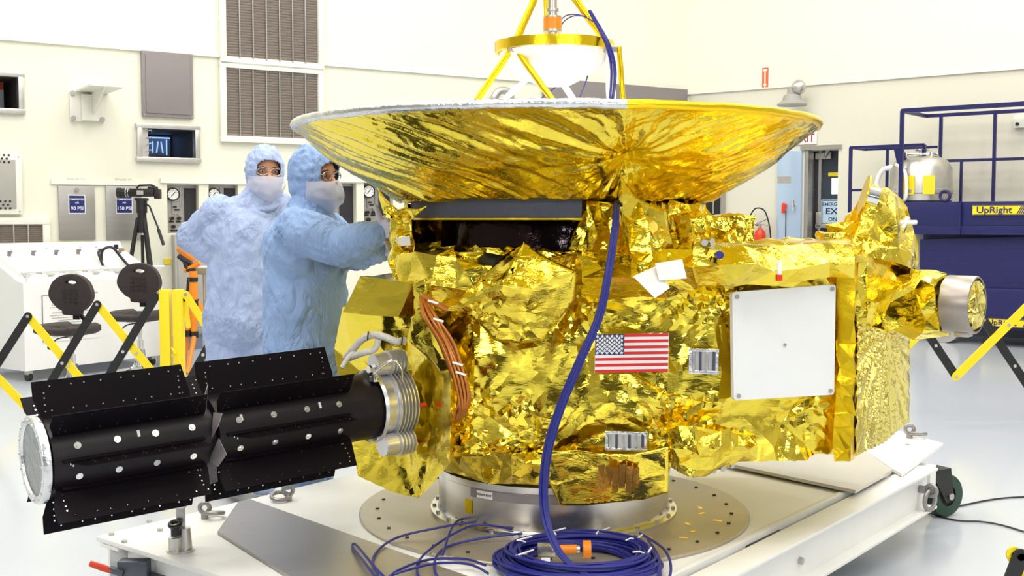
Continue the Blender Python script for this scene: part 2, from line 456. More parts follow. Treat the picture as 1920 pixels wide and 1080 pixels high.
mb = MB(); mb.box((w * .2, .84, h * .45), (w * .5, .02, h * .9)); mb.build('back_board', M_slat, t)
mb = MB(); mb.box((-w * .2, .5, h * .12), (w * .75, .2, .05), Matrix.Rotation(R(16), 3, 'Y')); mb.box((-w * .36, .3, h * .5), (.03, .3, h)); mb.build('ledge', M_greyl, t)
# second frame column with hooks, at the left inside of the pane
mb = MB(); mb.box((-w * .42, .02, h / 2), (w * .12, .03, h))
for i in range(4): mb.tube(bez([(-w * .40, -.01, h * (.2 + .22 * i)), (-w * .33, -.03, h * (.26 + .22 * i)), (-w * .30, -.01, h * (.2 + .22 * i))], 5), .006, 6)
mb.build('hook_rail', M_steel2, t)

# ---- tall filter grilles
def grille(side, x0, y0, x1, y1, ncol, label, group=None, name='wall_grille', pitch=.03, zz=None):
    s0, s1, z0, z1 = wbox(side, x0, y0, x1, y1)
    if zz: z0, z1 = zz[0] if zz[0] is not None else z0, zz[1] if zz[1] is not None else z1
    t = wthing(side, name, label, 'vent', (s0 + s1) / 2, z0, 0, group); w = s1 - s0; h = z1 - z0; f = .07
    mb = MB()
    for c, d in (((0, -.03, -f / 2), (w + 2 * f, .06, f)), ((0, -.03, h + f / 2), (w + 2 * f, .06, f)), ((-w / 2 - f / 2, -.03, h / 2), (f, .06, h)), ((w / 2 + f / 2, -.03, h / 2), (f, .06, h))): mb.box(c, d, bev=.006)
    mb.build('frame', M_trim, t)
    mb = MB(); mb.box((0, -.006, h / 2), (w, .01, h)); mb.build('backing', M_slat, t, smooth=False)
    n = int(h / pitch); mb = MB()
    for i in range(n): mb.box((0, -.022, (i + .5) * h / n), (w, .003, h / n * .8), Matrix.Rotation(R(35), 3, 'X'))
    mb.build('slats', M_slat, t, smooth=False)
    for i in range(1, ncol):
        mb = MB(); mb.box((-w / 2 + w * i / ncol, -.034, h / 2), (.014, .02, h)); mb.build('mullion', M_steel, t, smooth=False)
    return t
grille('L', 419, -80, 592, 116, 7, 'tall white framed wall grille with brown slats, the upper one above another grille', 'wall grilles')
grille('L', 421, 134, 593, 258, 7, 'white framed wall grille with brown slats, the lower one beneath another grille', 'wall grilles')
grille('L', -60, 421, 78, 470, 5, 'low white framed grey grille behind the white console at the left edge', None, 'wall_grille', .022)

# ---- grey access panel
def flat_panel(side, x0, y0, x1, y1, name, label, cat, m, rim=.03, th=.03, mr=None, bolts=True, group=None):
    s0, s1, z0, z1 = wbox(side, x0, y0, x1, y1)
    t = wthing(side, name, label, cat, (s0 + s1) / 2, z0, 0, group); w = s1 - s0; h = z1 - z0
    mb = MB(); mb.box((0, -th / 2, h / 2), (w, th, h), bev=.004)
    mb.build('panel_body', mr or m, t)
    mb = MB(); mb.box((0, -th - .004, h / 2), (w - 2 * rim, .012, h - 2 * rim), bev=.003); mb.build('panel_door', m, t)
    if bolts:
        for a in (-1, 1):
            for b in (0, 1):
                mb = MB(); mb.cyl((a * (w / 2 - rim / 2), -th, b * (h - rim) + rim / 2), (a * (w / 2 - rim / 2), -th - .006, b * (h - rim) + rim / 2), .008, seg=8); mb.build('screw', M_steel, t)
    return t, w, h, th
flat_panel('L', 263, 99, 359, 221, 'access_panel', 'large blank grey access panel mounted high on the cream wall', 'panel', M_greym, .04, .04)
flat_panel('L', 1016, 158, 1285, 260, 'access_panel', 'wide dark grey wall panel showing just above the dish rim behind the truss', 'panel', M_greym, .04, .05, bolts=False)
# perforated cabinet at left edge
t, w, h, th = flat_panel('L', -60, 288, 38, 402, 'perforated_cabinet', 'beige wall cabinet with perforated rows at the left edge', 'cabinet', M_greyl, .06, .06, M_trim)
mb = MB()
for r0 in (.10, .86):
    for j in range(3):
        for i in range(14): mb.cyl((w / 2 - .12 - i * .045 - (j % 2) * .02, -th - .009, h * r0 + j * .035), (w / 2 - .12 - i * .045 - (j % 2) * .02, -th - .013, h * r0 + j * .035), .012, seg=6)
mb.build('perforations', M_dark, t)
# bracket shelf
s0, s1, z0, z1 = wbox('L', 129, 172, 194, 228); t = wthing('L', 'wall_bracket', 'cream steel bracket with triangular gusset bolted high on the left wall', 'bracket', (s0 + s1) / 2, z0); w = s1 - s0; h = z1 - z0
mb = MB(); mb.box((0, -.015, h / 2), (w, .03, h), bev=.003); mb.build('back_plate', M_trim, t)
mb = MB(); mb.box((w * .05, -.06, h * .45), (w * .5, .08, h * .86), bev=.004); mb.build('channel', M_trim, t)
mb = MB(); mb.box((w * .15, -.35, h + .0), (w * .95, .7, .02)); mb.build('shelf_plate', M_trim, t)
mb = MB(); mb.poly([(w * .1, -.05, .04), (w * .1, -.62, h - .01), (w * .1, -.05, h - .01)], .02, (1, 0, 0)); mb.build('gusset', M_trim, t, smooth=False)
for a, b in ((-1, .08), (-1, .92), (1, .08)):
    mb = MB(); mb.cyl((a * w * .42, -.03, h * b), (a * w * .42, -.055, h * b), .028, seg=6); mb.build('bolt', M_steel, t)

# ---- compressed air doors
M_sd = mat('dull_steel_door', (.42, .40, .38), .42, .85, var=.14, scale=3, stretch=(1, 1, 6))
for k, (x0, x1, psi, lab) in enumerate(((108, 176, '90 PSI', 'grey steel wall door with navy sign reading 90 PSI'), (197, 264, '150 PSI', 'grey steel wall door with navy sign reading 150 PSI behind the video camera'))):
    s0, s1, z0, z1 = wbox('L', x0, 349, x1, 449); t = wthing('L', 'service_door', lab, 'service door', (s0 + s1) / 2, z0, 0, 'compressed air service doors'); w = s1 - s0; h = z1 - z0
    mb = MB(); mb.box((0, -.012, h / 2), (w, .024, h), bev=.003); mb.build('door_panel', M_sd, t)
    mb = MB(); mb.cyl((0, -.02, h * .93), (0, -.045, h * .93), .022, seg=16); mb.build('lock', M_chrome, t)
    sg = .5; cz = h * .66
    pl = MB(); pl.box((0, -.027, cz), (w * .47, .004, h * .36)); pl.mi(0); pl.box((0, -.030, cz), (w * .42, .004, h * .32)); pl.mi(1)
    sgn = pl.build('sign', [M_paper, M_navy], t)
    for txt, dz, sz in (('COMPRESSED', .09, .052), ('AIR', .03, .045), (psi, -.08, .092)):
        text(txt, 'sign_lettering', h * sz, M_paper, t, (0, -.034, cz + h * dz), (PI / 2, 0, 0), .001)
    text('ZONE 12' if k == 0 else 'ZONE 13', 'stencil_lettering', .045, M_greyl, t, (0, -.004, h + .06), (PI / 2, 0, 0), .0005)
# ---- gauge panels in recesses
def gauge(key, lab, full=True):
    s0, s1, z0, z1 = HL[key]; t = wthing('L', 'gauge_panel', lab, 'gauge panel', (s0 + s1) / 2, z0, -.10, 'recessed gauge panels'); w = s1 - s0; h = z1 - z0
    mb = MB(); mb.box((0, .01, h / 2), (w - .004, .016, h - .004)); mb.build('plate', M_sd, t, smooth=False)
    gx = -w * .27; gz = h * .8; gr = w * .21
    mb = MB(); mb.cyl((gx, .0, gz), (gx, -.05, gz), gr, seg=32); mb.build('gauge_bezel', M_black, t)
    g = MB(); g.cyl((gx, -.05, gz), (gx, -.053, gz), gr * .8, seg=32).mi(0)
    for i in range(9):
        a = R(-135 + 270 * i / 8); p = V(gx + math.sin(a) * gr * .62, -.054, gz + math.cos(a) * gr * .62); g.box(p, (.006, .003, gr * .14), Matrix.Rotation(a, 3, 'Y'))
    g.box((gx, -.054, gz), (.008, .003, gr * .9), Matrix.Rotation(R(40), 3, 'Y')).mi(1)
    g.build('gauge_face', [M_paper, M_black], t)
    mb = MB(); mb.box((w * .30, -.004, h * .5), (w * .36, .02, h * .86)).build('slot_opening', M_dark, t)
    mb = MB()
    for x, z in ((-.3, .3), (-.08, .3), (-.26, .13)): mb.cyl((w * x, 0, h * z), (w * x, -.05, h * z), w * .055, seg=16); mb.sph((w * x, -.05, h * (z + .02)), w * .035, 10)
    mb.build('regulator_knobs', M_black, t)
    mb = MB()
    for x, z in ((-.2, .54), (-.12, .48), (-.3, .235), (-.08, .235), (-.26, .05), (-.1, .05)): mb.box((w * x, -.004, h * z), (w * .15, .006, h * .035))
    mb.build('name_plates', M_black, t)
    mb = MB(); mb.tube([(gx, -.006, gz - gr), (gx, -.006, h * .4), (w * -.08, -.006, h * .4), (w * -.08, -.006, h * .3)], .006, 6)
    mb.tube([(-w * .0, -.006, h * .95), (-w * .0, -.006, h * .5)], .006, 6); mb.build('pipe_lines', M_steel, t)
    return t
gauge('g1', 'recessed gauge panel with round white dial left of the standing technician')
gauge('g2', 'recessed gauge panel with round white dial directly above the rear technician\'s shoulder')
gauge('g3', 'recessed gauge panel with tall dark slot just right of the front technician\'s mask')
gauge('g4', 'recessed gauge panel with white dial under the left edge of the gold dish')
# lower grey cabinet under gauge_1
flat_panel('L', 321, 440, 402, 617, 'steel_cabinet', 'tall grey steel wall cabinet behind the orange tripod', 'cabinet', M_greyl, .03, .12, bolts=False)
s0, s1, z0, z1 = wbox('L', 307, 487, 320, 497); t = wthing('L', 'tag_plate', 'small yellow tag plate on the wall beside the grey cabinet', 'tag', (s0 + s1) / 2, z0)
o = MB().box((0, -.006, .04), (s1 - s0, .012, z1 - z0)).build('tag_face', M_yel, t)
# junction box on wall (orange knob)
# pipe elbow behind truss
s, z = W('L', 925, 182); t = wthing('L', 'pipe_elbow', 'grey wall pipe elbow beside the left strut of the antenna truss', 'pipe', s, z, .06)
MB().tube(bez([(-.1, 0, -.25), (-.1, -.1, -.05), (-.02, -.12, .06), (.12, -.12, .05), (.16, -.1, -.06), (.16, 0, -.1)], 8), .05, 14).build('elbow', M_steel2, t)
MB().cyl((-.1, -.005, -.25), (-.1, -.03, -.25), .09).cyl((.16, 0, -.1), (.16, -.03, -.1), .09).build('flange', M_steel2, t)

# ---- right wall fittings
s0, s1, z0, z1 = wbox('R', 1430, 127, 1441, 167); t = wthing('R', 'arrow_sign', 'narrow orange sign with a white downward arrow high on the right wall', 'sign', (s0 + s1) / 2, z0); w = s1 - s0; h = z1 - z0
MB().box((0, -.004, h / 2), (w, .008, h)).build('sign_plate', mat('sign_orange', (.85, .14, .03), .5), t)
MB().box((0, -.010, h * .5), (w * .22, .003, h * .6)).poly([(-w * .32, -.0115, h * .24), (w * .32, -.0115, h * .24), (0, -.0115, h * .06)], .003, (0, 1, 0)).box((0, -.010, h * .87), (w * .7, .003, h * .1)).build('arrow', M_paper, t, smooth=False)
s0, s1, z0, z1 = wbox('R', 1489, 249, 1533, 271); t = wthing('R', 'exit_sign', 'white exit sign with red letters above the open doorway', 'sign', (s0 + s1) / 2, z0); w = s1 - s0; h = z1 - z0
M_redtxt = mat('sign_red', (.42, .02, .08), .5)
MB().box((0, -.012, h / 2), (w, .024, h), bev=.004).build('sign_plate', M_paper, t); text('EXIT', 'sign_lettering', h * 1.0, M_redtxt, t, (0, -.026, h * .5), (PI / 2, 0, 0), .001, sx=.85)
# door leaf swung flat against the wall + alcove with inner door
s0, s1, z0, z1 = wbox('R', 1461, 281, 1506, 600)
M_leaf = mat('pale_blue_steel', (.47, .60, .80), .22, .35, var=.08, scale=1.2)
M_darkdoor = mat('dark_blue_door', (.035, .045, .065), .4)
t = bpy.data.objects.new('door_1', None); COL.objects.link(t); t.location = OR + DR * (s0 + s1) / 2; t.rotation_euler = (0, 0, AR); t['kind'] = 'structure'; w = s1 - s0
MB().box((0, -.03, DH[3] / 2), (w, .05, DH[3]), bev=.004).build('door_leaf', M_leaf, t)
MB().box((-w * .2, -.058, W('R', 1475, 337)[1]), (w * .55, .004, .09)).build('door_plaque', M_steel2, t)
zz = W('R', 1476, 385)[1]
MB().cyl((-w * .15, -.055, zz), (-w * .15, -.10, zz), .03).box((-w * .15, -.1, zz - .05), (.05, .03, .12), bev=.01).build('red_latch', M_red, t)
MB().cyl((w * .25, -.055, zz), (w * .25, -.09, zz), .03).box((w * .25, -.09, zz), (.03, .03, .16), bev=.008).build('door_handle', M_chrome, t)
MB().box((-w * .1, -.062, zz - .5), (.008, .01, .85)).build('bolt_rod', M_black, t)
t = bpy.data.objects.new('door_2', None); COL.objects.link(t); t.location = OR + DR * (DH[0] + DH[1]) / 2; t.rotation_euler = (0, 0, AR); t['kind'] = 'structure'; w = DH[1] - DH[0]; hh = DH[3]
MB().box((w * .55, .30, hh / 2), (w * 2.1, .04, hh)).build('door_leaf', M_darkdoor, t)
MB().box((-w / 2 + .03, .15, hh / 2), (.05, .30, hh - .01)).box((-w / 2 + .12, .262, hh / 2), (.04, .05, hh)).box((0, -.01, hh + .03), (w + .1, .05, .06)).build('door_frame', M_steel, t)
zt = lambda py: W('R', 1560, py, -.27)[1]
sl = lambda px: W('R', px, 400, -.27)[0] - (DH[0] + DH[1]) / 2
zp = (zt(334) + zt(364)) / 2
MB().box(((sl(1559) + sl(1590)) / 2, .268, zp), (sl(1590) - sl(1559), .02, zt(334) - zt(364)), bev=.004).build('door_window', M_day, t)
MB().box(((sl(1552) + sl(1585)) / 2, .270, zt(327)), (sl(1585) - sl(1552), .01, .05)).build('door_label', M_yel, t)
cx = (sl(1540) + sl(1596)) / 2; cw = sl(1596) - sl(1540); cz = (zt(374) + zt(421)) / 2; ch = zt(374) - zt(421)
M_signb = mat('pale_blue_sign', (.55, .72, .85), .5)
pl = MB(); pl.box((cx, .268, cz), (cw, .008, ch)).mi(0); pl.box((cx, .262, cz), (cw * .92, .003, ch * .92)).mi(1); pl.box((cx, .2605, cz), (cw * .89, .003, ch * .88)).mi(0)
pl.build('sign', [M_signb, M_navy], t)
for txt, dz, sz in (('EMERGENCY', .3, .19), ('EXIT', 0.02, .34), ('ONLY', -.3, .22)): text(txt, 'sign_lettering', ch * sz, M_navy, t, (cx, .258, cz + ch * dz), (PI / 2, 0, 0), .001, sx=1.05 if txt != 'EXIT' else 1.25)
zb = zt(424)
MB().box((cx, .23, zb), (cw * 1.3, .05, .05), bev=.01).box((sl(1538), .245, zb + .08), (.08, .08, .22), bev=.01).build('push_bar', M_steel, t)
MB().box((sl(1545), .235, zt(292)), (.22, .08, .09), bev=.01).tube(bez([(sl(1549), .18, zt(296)), (sl(1556), .13, zt(285)), (sl(1566), .10, zt(281))], 6), .018, 8).build('door_closer', M_steel, t)
# black cabinet near the corner
t, w, h, th = flat_panel('R', 1296, 330, 1361, 407, 'dark_cabinet', 'dark wall cabinet on the right wall between dish and fire extinguisher', 'cabinet', M_black, .03, .1, M_steel, bolts=False)
MB().sph((w * .15, -th - .02, h * .62), .025, 12).build('knob', M_chrome, t)
MB().box((w * .27, -th - .014, h * .5), (.02, .02, h * .85)).build('edge_strip', M_steel, t)
# fire extinguisher
s, z = W('R', 1432, 444); t = wthing('R', 'fire_extinguisher', 'red fire extinguisher with looped black hose hanging on the right wall', 'fire extinguisher', s, z - .35, .12)
MB().lathe([(.001, 0), (.075, .0), (.08, .02), (.08, .37), (.07, .42), (.03, .46), (.025, .48), (.001, .48)], seg=28).build('cylinder', M_red, t)
MB().cyl((0, 0, .48), (0, 0, .53), .022).box((.02, 0, .56), (.17, .025, .012), Matrix.Rotation(R(-22), 3, 'Y')).box((.04, 0, .52), (.15, .025, .012), Matrix.Rotation(R(8), 3, 'Y')).build('valve_lever', M_steel, t)
MB().tube(bez([(-.02, 0, .51), (-.10, 0, .53), (-.14, -.02, .62), (-.06, -.03, .74), (.07, -.03, .72), (.14, -.03, .56), (.17, -.02, .35), (.17, -.02, .1)], 8), .010, 8).build('hose', M_black, t)
# wall lamp
s, z = W('R', 1500, 190); t = wthing('R', 'wall_lamp', 'grey wall lamp with round head above the right rim of the dish', 'lamp', s, z - .06, .25)
MB().lathe([(.001, -.02), (.19, -.02), (.2, 0), (.13, .05), (.11, .12), (.07, .14), (.065, .22), (.001, .23)], seg=24).build('lamp_base', M_greyl, t)
MB().sph((.09, 0, .22), .10, 20).cyl((.03, .0, .12), (.09, 0, .2), .04).build('lamp_head', M_steel2, t)
s0, s1, z0, z1 = wbox('R', 1904, 217, 1934, 240); t = wthing('R', 'junction_box', 'small beige junction box on the wall at the right edge', 'box', (s0 + s1) / 2, z0); w = s1 - s0; h = z1 - z0
MB().box((0, -.04, h / 2), (w, .08, h), bev=.005).build('box_body', M_trim, t); MB().cyl((-w * .25, -.08, h * .3), (-w * .25, -.1, h * .3), .02).build('box_lock', M_dark, t)

# unseen dark slats added behind the camera to give the foil dark reflections
t = bpy.data.objects.new('dark_backdrop', None); COL.objects.link(t); t.location = (.5, -8.9, 0); t['kind'] = 'structure'
M_backdrop = mat('dark_backdrop_paint', (.055, .05, .045), .5)
for i in range(12): MB().box((0, 0, .25 + i * .5), (13, .08, .485), None, .01).build('backdrop_slat', M_backdrop, t)
# ================================================================== lamps of the hall
for i in range(-2, 3):
    for j in range(-1, 4):
        t = thing('ceiling_light', 'long fluorescent ceiling fixture above the clean hall', 'lamp', (i * 4.2 + .8, j * 3.6 + 1, HT - .16), 0, 'ceiling fixtures of the hall')
        MB().box((0, 0, .12), (1.5, .75, .08), bev=.01).build('housing', M_white, t); MB().box((0, 0, .07), (1.4, .66, .02)).build('diffuser', M_lamp, t)
def area(name, loc, rot, sx, sy, en, col=(1, 1, 1)):
    l = bpy.data.lights.new(name, 'AREA'); l.shape = 'RECTANGLE'; l.size = sx; l.size_y = sy; l.energy = en; l.color = col
    o = bpy.data.objects.new(name, l); COL.objects.link(o); o.location = loc; o.rotation_euler = rot; return o
for i in range(-1, 2):
    for j in range(0, 4):
        area('hall_light', (i * 5 + 1, j * 4.0 - 1, HT - .25), (0, 0, 0), 2.6, 1.0, 210, (1, .975, .93))
# unseen area lights added behind the camera for white and blue reflected streaks
area('added_soft_light', (-4.5, -5.5, 4.5), (R(62), 0, R(-30)), 2.5, 1.6, 260, (1, .98, .94))
area('added_soft_light', (4.8, -4.0, 3.6), (R(68), 0, R(38)), 2.0, 1.4, 200, (.9, .95, 1))
area('added_cool_light', (1.2, -2.2, 2.6), (R(72), 0, R(12)), .5, .35, 50, (.75, .86, 1))  # small bluish light added for a cool streak on the ring
wd = bpy.data.worlds.new('world'); S.world = wd; wd.use_nodes = True
wd.node_tree.nodes['Background'].inputs[0].default_value = (1, .98, .93, 1); wd.node_tree.nodes['Background'].inputs[1].default_value = .3
S.view_settings.view_transform = 'Standard'; S.view_settings.look = 'None'; S.view_settings.exposure = -0.5; S.view_settings.gamma = 1.0
S.view_settings.use_curve_mapping = False
S.cycles.max_bounces = 8; S.cycles.glossy_bounces = 5; S.cycles.sample_clamp_indirect = 6
# ================================================================== spacecraft on its dolly
CX, CY = .158, 4.25
M_gold = foil('gold_foil', cells=(8, 24), tilt=(.14, .08), wr=.14, aniso=1)
M_goldL = foil('gold_foil_large_folds', cells=(5, 15), tilt=(.09, .06), rough=.13, wr=.10, aniso=1)
M_goldS = foil('gold_foil_crumpled', cells=(14, 34), tilt=(.22, .12), rough=.14, wr=.18)
M_goldV = foil('gold_foil_pleated', col=(.86, .72, .20), cells=(7, 20), tilt=(.2, .12), stretch=(3.2, 3.2, .45), wr=.25)
M_gtape = mat('gold_tape', (.93, .64, .02), .28, 1.0, var=.08, scale=8, bump=.25, bscale=25)
M_silv = mat('silver_tape', (.72, .72, .72), .25, 1.0, var=.25, scale=20, bump=.35, bscale=60)
M_amber = foil('amber_foil', col=(.42, .17, .02), cells=(10, 30), tilt=(.25, .2), rough=.2)
M_rtg = mat('generator_black', (.008, .005, .007), .38, var=.2, scale=6, spec=.3)
M_fin = mat('fin_black', (.004, .002, .004), .6, var=.2, scale=5, spec=.15)
M_band = mat('dark_grey_blanket', (.055, .06, .085), .55, var=.2, scale=30)
M_plate = mat('white_cover_plate', (.80, .80, .78), .35, var=.015)
M_alu = mat('machined_aluminium', (.74, .72, .69), .26, 1.0, var=.08, scale=5, stretch=(1, 1, 14))
M_ttab = mat('turntable_plate', (.46, .41, .33), .38, .55, var=.16, scale=5, bump=.05, bscale=30)
M_cable = mat('blue_cable', (.014, .018, .20), .42, var=.1)
M_coppr = mat('copper_harness', (.52, .17, .02), .35, .3, var=.25, scale=40)
M_copp2 = mat('copper_harness_dark', (.24, .06, .01), .4, .3, var=.3, scale=40)
M_kap = mat('amber_tape', (.60, .30, .05), .25, .8, var=.25, scale=30, bump=.2)
M_fabric = mat('cable_sleeve', (.55, .52, .46), .7, var=.15, scale=60, bump=.4, bscale=120)
M_rib = mat('cast_aluminium', (.70, .69, .70), .3, .72, var=.08, scale=20)
M_brown = mat('scratched_plate', (.40, .37, .34), .36, .6, var=.08, scale=6, stretch=(1, 6, 1))

sc = thing('spacecraft', 'gold foil wrapped spacecraft with a wide dish on top, standing on the white dolly', 'spacecraft', (CX, CY, .53))
def rel(o, root=None):
    o.location = -Vector((root or sc).location); return o
def wfoil(name, vf, m, par=None, **k): 
    o = foilobj(name, vf[0], vf[1], m, par or sc, **k)
    return rel(o) if (par is None or par == sc) else o
def onp(A, B, px, py, off=0.0):
    """pixel -> world point on the vertical plane through plan points A-B, moved off metres toward the viewer"""
    A = V(A[0], A[1], 0); B = V(B[0], B[1], 0); D = (B - A).normalized(); N = V(D.y, -D.x, 0); Q = A + N * off; d = ray(px, py); C0 = V(0, 0, CAMZ)
    return C0 + d * ((Q - C0).dot(N) / d.dot(N))

# ---- dish: bowl wrapped in foil
ZR = 1.775
prof = [(.29, 1.475), (.535, 1.512), (.59, 1.514), (.664, 1.566), (.753, 1.615), (.821, 1.660), (.868, 1.702), (.915, 1.740), (.948, 1.764), (.965, 1.775)]
def dish_mesh():
    nA = 900; nR = 90; ar = np.array(prof); t = np.linspace(0, 1, len(ar)); tt = np.linspace(.0, 1, nR)
    rr = np.interp(tt, t, ar[:, 0]); zz = np.interp(tt, t, ar[:, 1])
    th = np.linspace(0, 2 * PI, nA, endpoint=False)
    Rg, Tg = np.meshgrid(rr, th, indexing='ij'); Zg = np.meshgrid(zz, th, indexing='ij')[0]
    X = CX + Rg * np.cos(Tg); Y = CY + Rg * np.sin(Tg)
    co = np.stack([X, Y, Zg], -1).reshape(-1, 3)
    dr = np.gradient(rr); dz = np.gradient(zz); L = np.hypot(dr, dz)
    nz = np.meshgrid(-dr / L, th, indexing='ij')[0]; nr_ = np.meshgrid(dz / L, th, indexing='ij')[0]
    nr = np.stack([nr_ * np.cos(Tg), nr_ * np.sin(Tg), nz], -1).reshape(-1, 3)
    T = Tg.reshape(-1); RR = Rg.reshape(-1)
    # pinch point of the wrapping
    pinch = P(1176, 306, 3.55)
    d = co - np.array(pinch); ang = np.arctan2(d[:, 2] * 1.6, d[:, 0]); dist = np.linalg.norm(d * np.array([1, .6, 1]), axis=1)
    # long streaks that sweep towards the pinch: iso-lines in (theta, r) sheared
    sh = T * 1.0 + 2.2 * (1 - RR) * np.sign(np.sin(T - (-1.37))) 
    rng = np.random.RandomState(4)
    def band(x, k, s):
        g = rng.rand(k + 1); g[-1] = g[0]; p = (x * k) % k; i = p.astype(int); f = p - i; return g[i] * (1 - f) + g[(i + 1) % k] * f
    u = (sh / (2 * PI)) % 1.0
    st = (band(u, 260, 0) - .5) * .010 + (band(u, 90, 1) - .5) * .012 + (band(u, 500, 0) - .5) * .004
    pa = (ang / (2 * PI)) % 1.0
    ps = (band(pa, 46, 2) - .5) * .024 + (band(pa, 110, 2) - .5) * .010
    w = np.clip(1 - dist / .62, 0, 1) ** .7
    amp_r = np.clip((.965 - RR) / .06, 0.08, 1) * .7
    h = st * amp_r * (1 - .6 * w) + ps * w * np.clip(dist / .12, .1, 1) * amp_r + folds(co, 3, .20) * .006 * amp_r + folds(co, 8, .05) * .0025
    h += -.035 * np.exp(-(dist / .07) ** 2)
    co = co + nr * h[:, None]
    F_ = []
    idx = np.arange(nR * nA).reshape(nR, nA)
    a = idx[:-1, :].reshape(-1); b = np.roll(idx, -1, 1)[:-1, :].reshape(-1); c = np.roll(idx, -1, 1)[1:, :].reshape(-1); e = idx[1:, :].reshape(-1)
    faces = np.stack([a, b, c, e], 1)
    me = bpy.data.meshes.new('dish_back'); me.from_pydata(co.tolist(), [], faces.tolist()); me.update()
    me.polygons.foreach_set('use_smooth', [True] * len(me.polygons))
    return me
M_dish = foil('gold_foil_dish', cells=(3.2, 20), tilt=(.06, .04), rough=.16, wr=.12)
dish = rel(link('antenna_dish', dish_mesh(), M_dish, sc)); dish['label'] = 'wide dish wrapped in radially pleated gold foil'
bowl = MB(); bowl.lathe([(.001, 1.56), (.3, 1.575), (.6, 1.63), (.82, 1.72), (.945, 1.795)], (CX, CY, 0), seg=96); bowl.build('dish_inner_face', M_white, dish)
rim = [(.95, 1.768), (.968, 1.772), (.974, 1.785), (.968, 1.798), (.945, 1.80), (.94, 1.79)]
def ringarc(name, a0, a1, m, label):
    mb = MB(); mb.lathe(rim, (CX, CY, 0), seg=int(abs(a1 - a0) / 2), a0=R(a0), a1=R(a1), u=(1, 0, 0))
    bm = mb.bm
    for v in bm.verts:
        n = (v.co - V(CX, CY, 1.79)); v.co += V(n.x, n.y, 0).normalized() * (noise.noise(v.co * 25) * .005); v.co.z += noise.noise(v.co * 18 + V(3, 3, 3)) * .003
    o = mb.build(name, m, dish, ang=70); o['label'] = label
ringarc('dish_rim', -79.5, -330, M_silv, 'silver taped stretch of the dish rim'); ringarc('dish_rim', -79.5, 30, M_gtape, 'gold taped stretch of the dish rim')

# ---- truss and feed above the dish
ZT = 2.068; rt = .211
nA_ = P(964, 86, CY - .10); nB_ = P(1143, 88, CY - .08); nC_ = V(CX - .02, CY + .22, ZT)
tr = MB(); tr.lathe([(rt, ZT), (rt + .012, ZT), (rt + .012, ZT + .035), (rt, ZT + .037), (rt - .006, ZT + .018), (rt, ZT)], (CX, CY, 0), seg=64)
for v in tr.bm.verts: v.co.z += noise.noise(v.co * 30) * .003
truss = rel(tr.build('antenna_truss', M_gtape, sc, ang=70))
def strut(a, b, m, r=.012, ext=1.0, name='strut', seg=10):
    a = Vector(a); b = a + (Vector(b) - a) * ext; n = 14
    mb = MB(); pts = [a.lerp(b, i / n) + V(noise.noise(a * 9 + V(i, 0, 0)), noise.noise(a * 9 + V(0, i, 0)), 0) * .002 for i in range(n + 1)]
    mb.tube(pts, [r * (1 + .18 * noise.noise(V(i * 1.7, a.x * 9, 0))) for i in range(n + 1)], seg); return mb.build(name, m, truss, ang=80)
pass
strut(nA_, P(893, 190, CY - .12), M_gtape, ext=2.3); strut(nA_, P(1037, 190, CY - .3), M_gtape, ext=2.1)
strut(nA_, P(1001, 0, CY - .06), M_gtape, .013, 1.9); strut(nB_, P(1080, 0, CY - .05), M_gtape, .014, 1.9); strut(nC_, P(1024, 2, CY + .1), M_gtape, .010, 2.2)
strut(nB_ + V(.035, 0, 0), P(1168, 190, CY - .1), M_gtape, .010, 2.2); strut(nB_, P(1146, 190, CY + .0), M_white, .019, 2.2)
strut(nC_, P(935, 195, CY + .35), M_white, .012, 2.0); strut(nC_, P(1078, 190, CY + .35), M_white, .013, 2.0)
for nn in (nA_, nB_):
    MB().box(nn + V(.0, -.01, -.012), (.045, .03, .022), Matrix.Rotation(.4, 3, 'Z'), .003).cyl(nn + V(0, -.03, -.02), nn + V(0, .02, -.02), .008).build('strut_clamp', M_steel, truss)
mb = MB(); mb.lathe([(.001, ZT - .125), (.06, ZT - .12), (.13, ZT - .085), (.19, ZT - .035), (rt - .006, ZT - .002), (.19, ZT), (.001, ZT + .01)], (CX, CY, 0), seg=64)
mb.build('subreflector', M_white, truss)
mx = P(1036, 40, CY).x
MB().cyl((mx, CY, ZT + .01), (mx, CY, 2.75), .0175).cyl((mx, CY, ZT + .03), (mx, CY, ZT + .05), .03).cyl((mx, CY, 2.22), (mx, CY, 2.23), .024).build('feed_mast', M_steel2, truss)
z0 = P(1036, 56, CY).z; z1 = P(1036, 34, CY).z
MB().cyl((mx, CY, z0), (mx, CY, z1), .034, seg=28).build('orange_collar', M_orange, truss)
MB().cyl((mx, CY, z0 - .008), (mx, CY, z0), .036).cyl((mx, CY, z1), (mx, CY, z1 + .006), .034).build('collar_flange', M_steel2, truss)

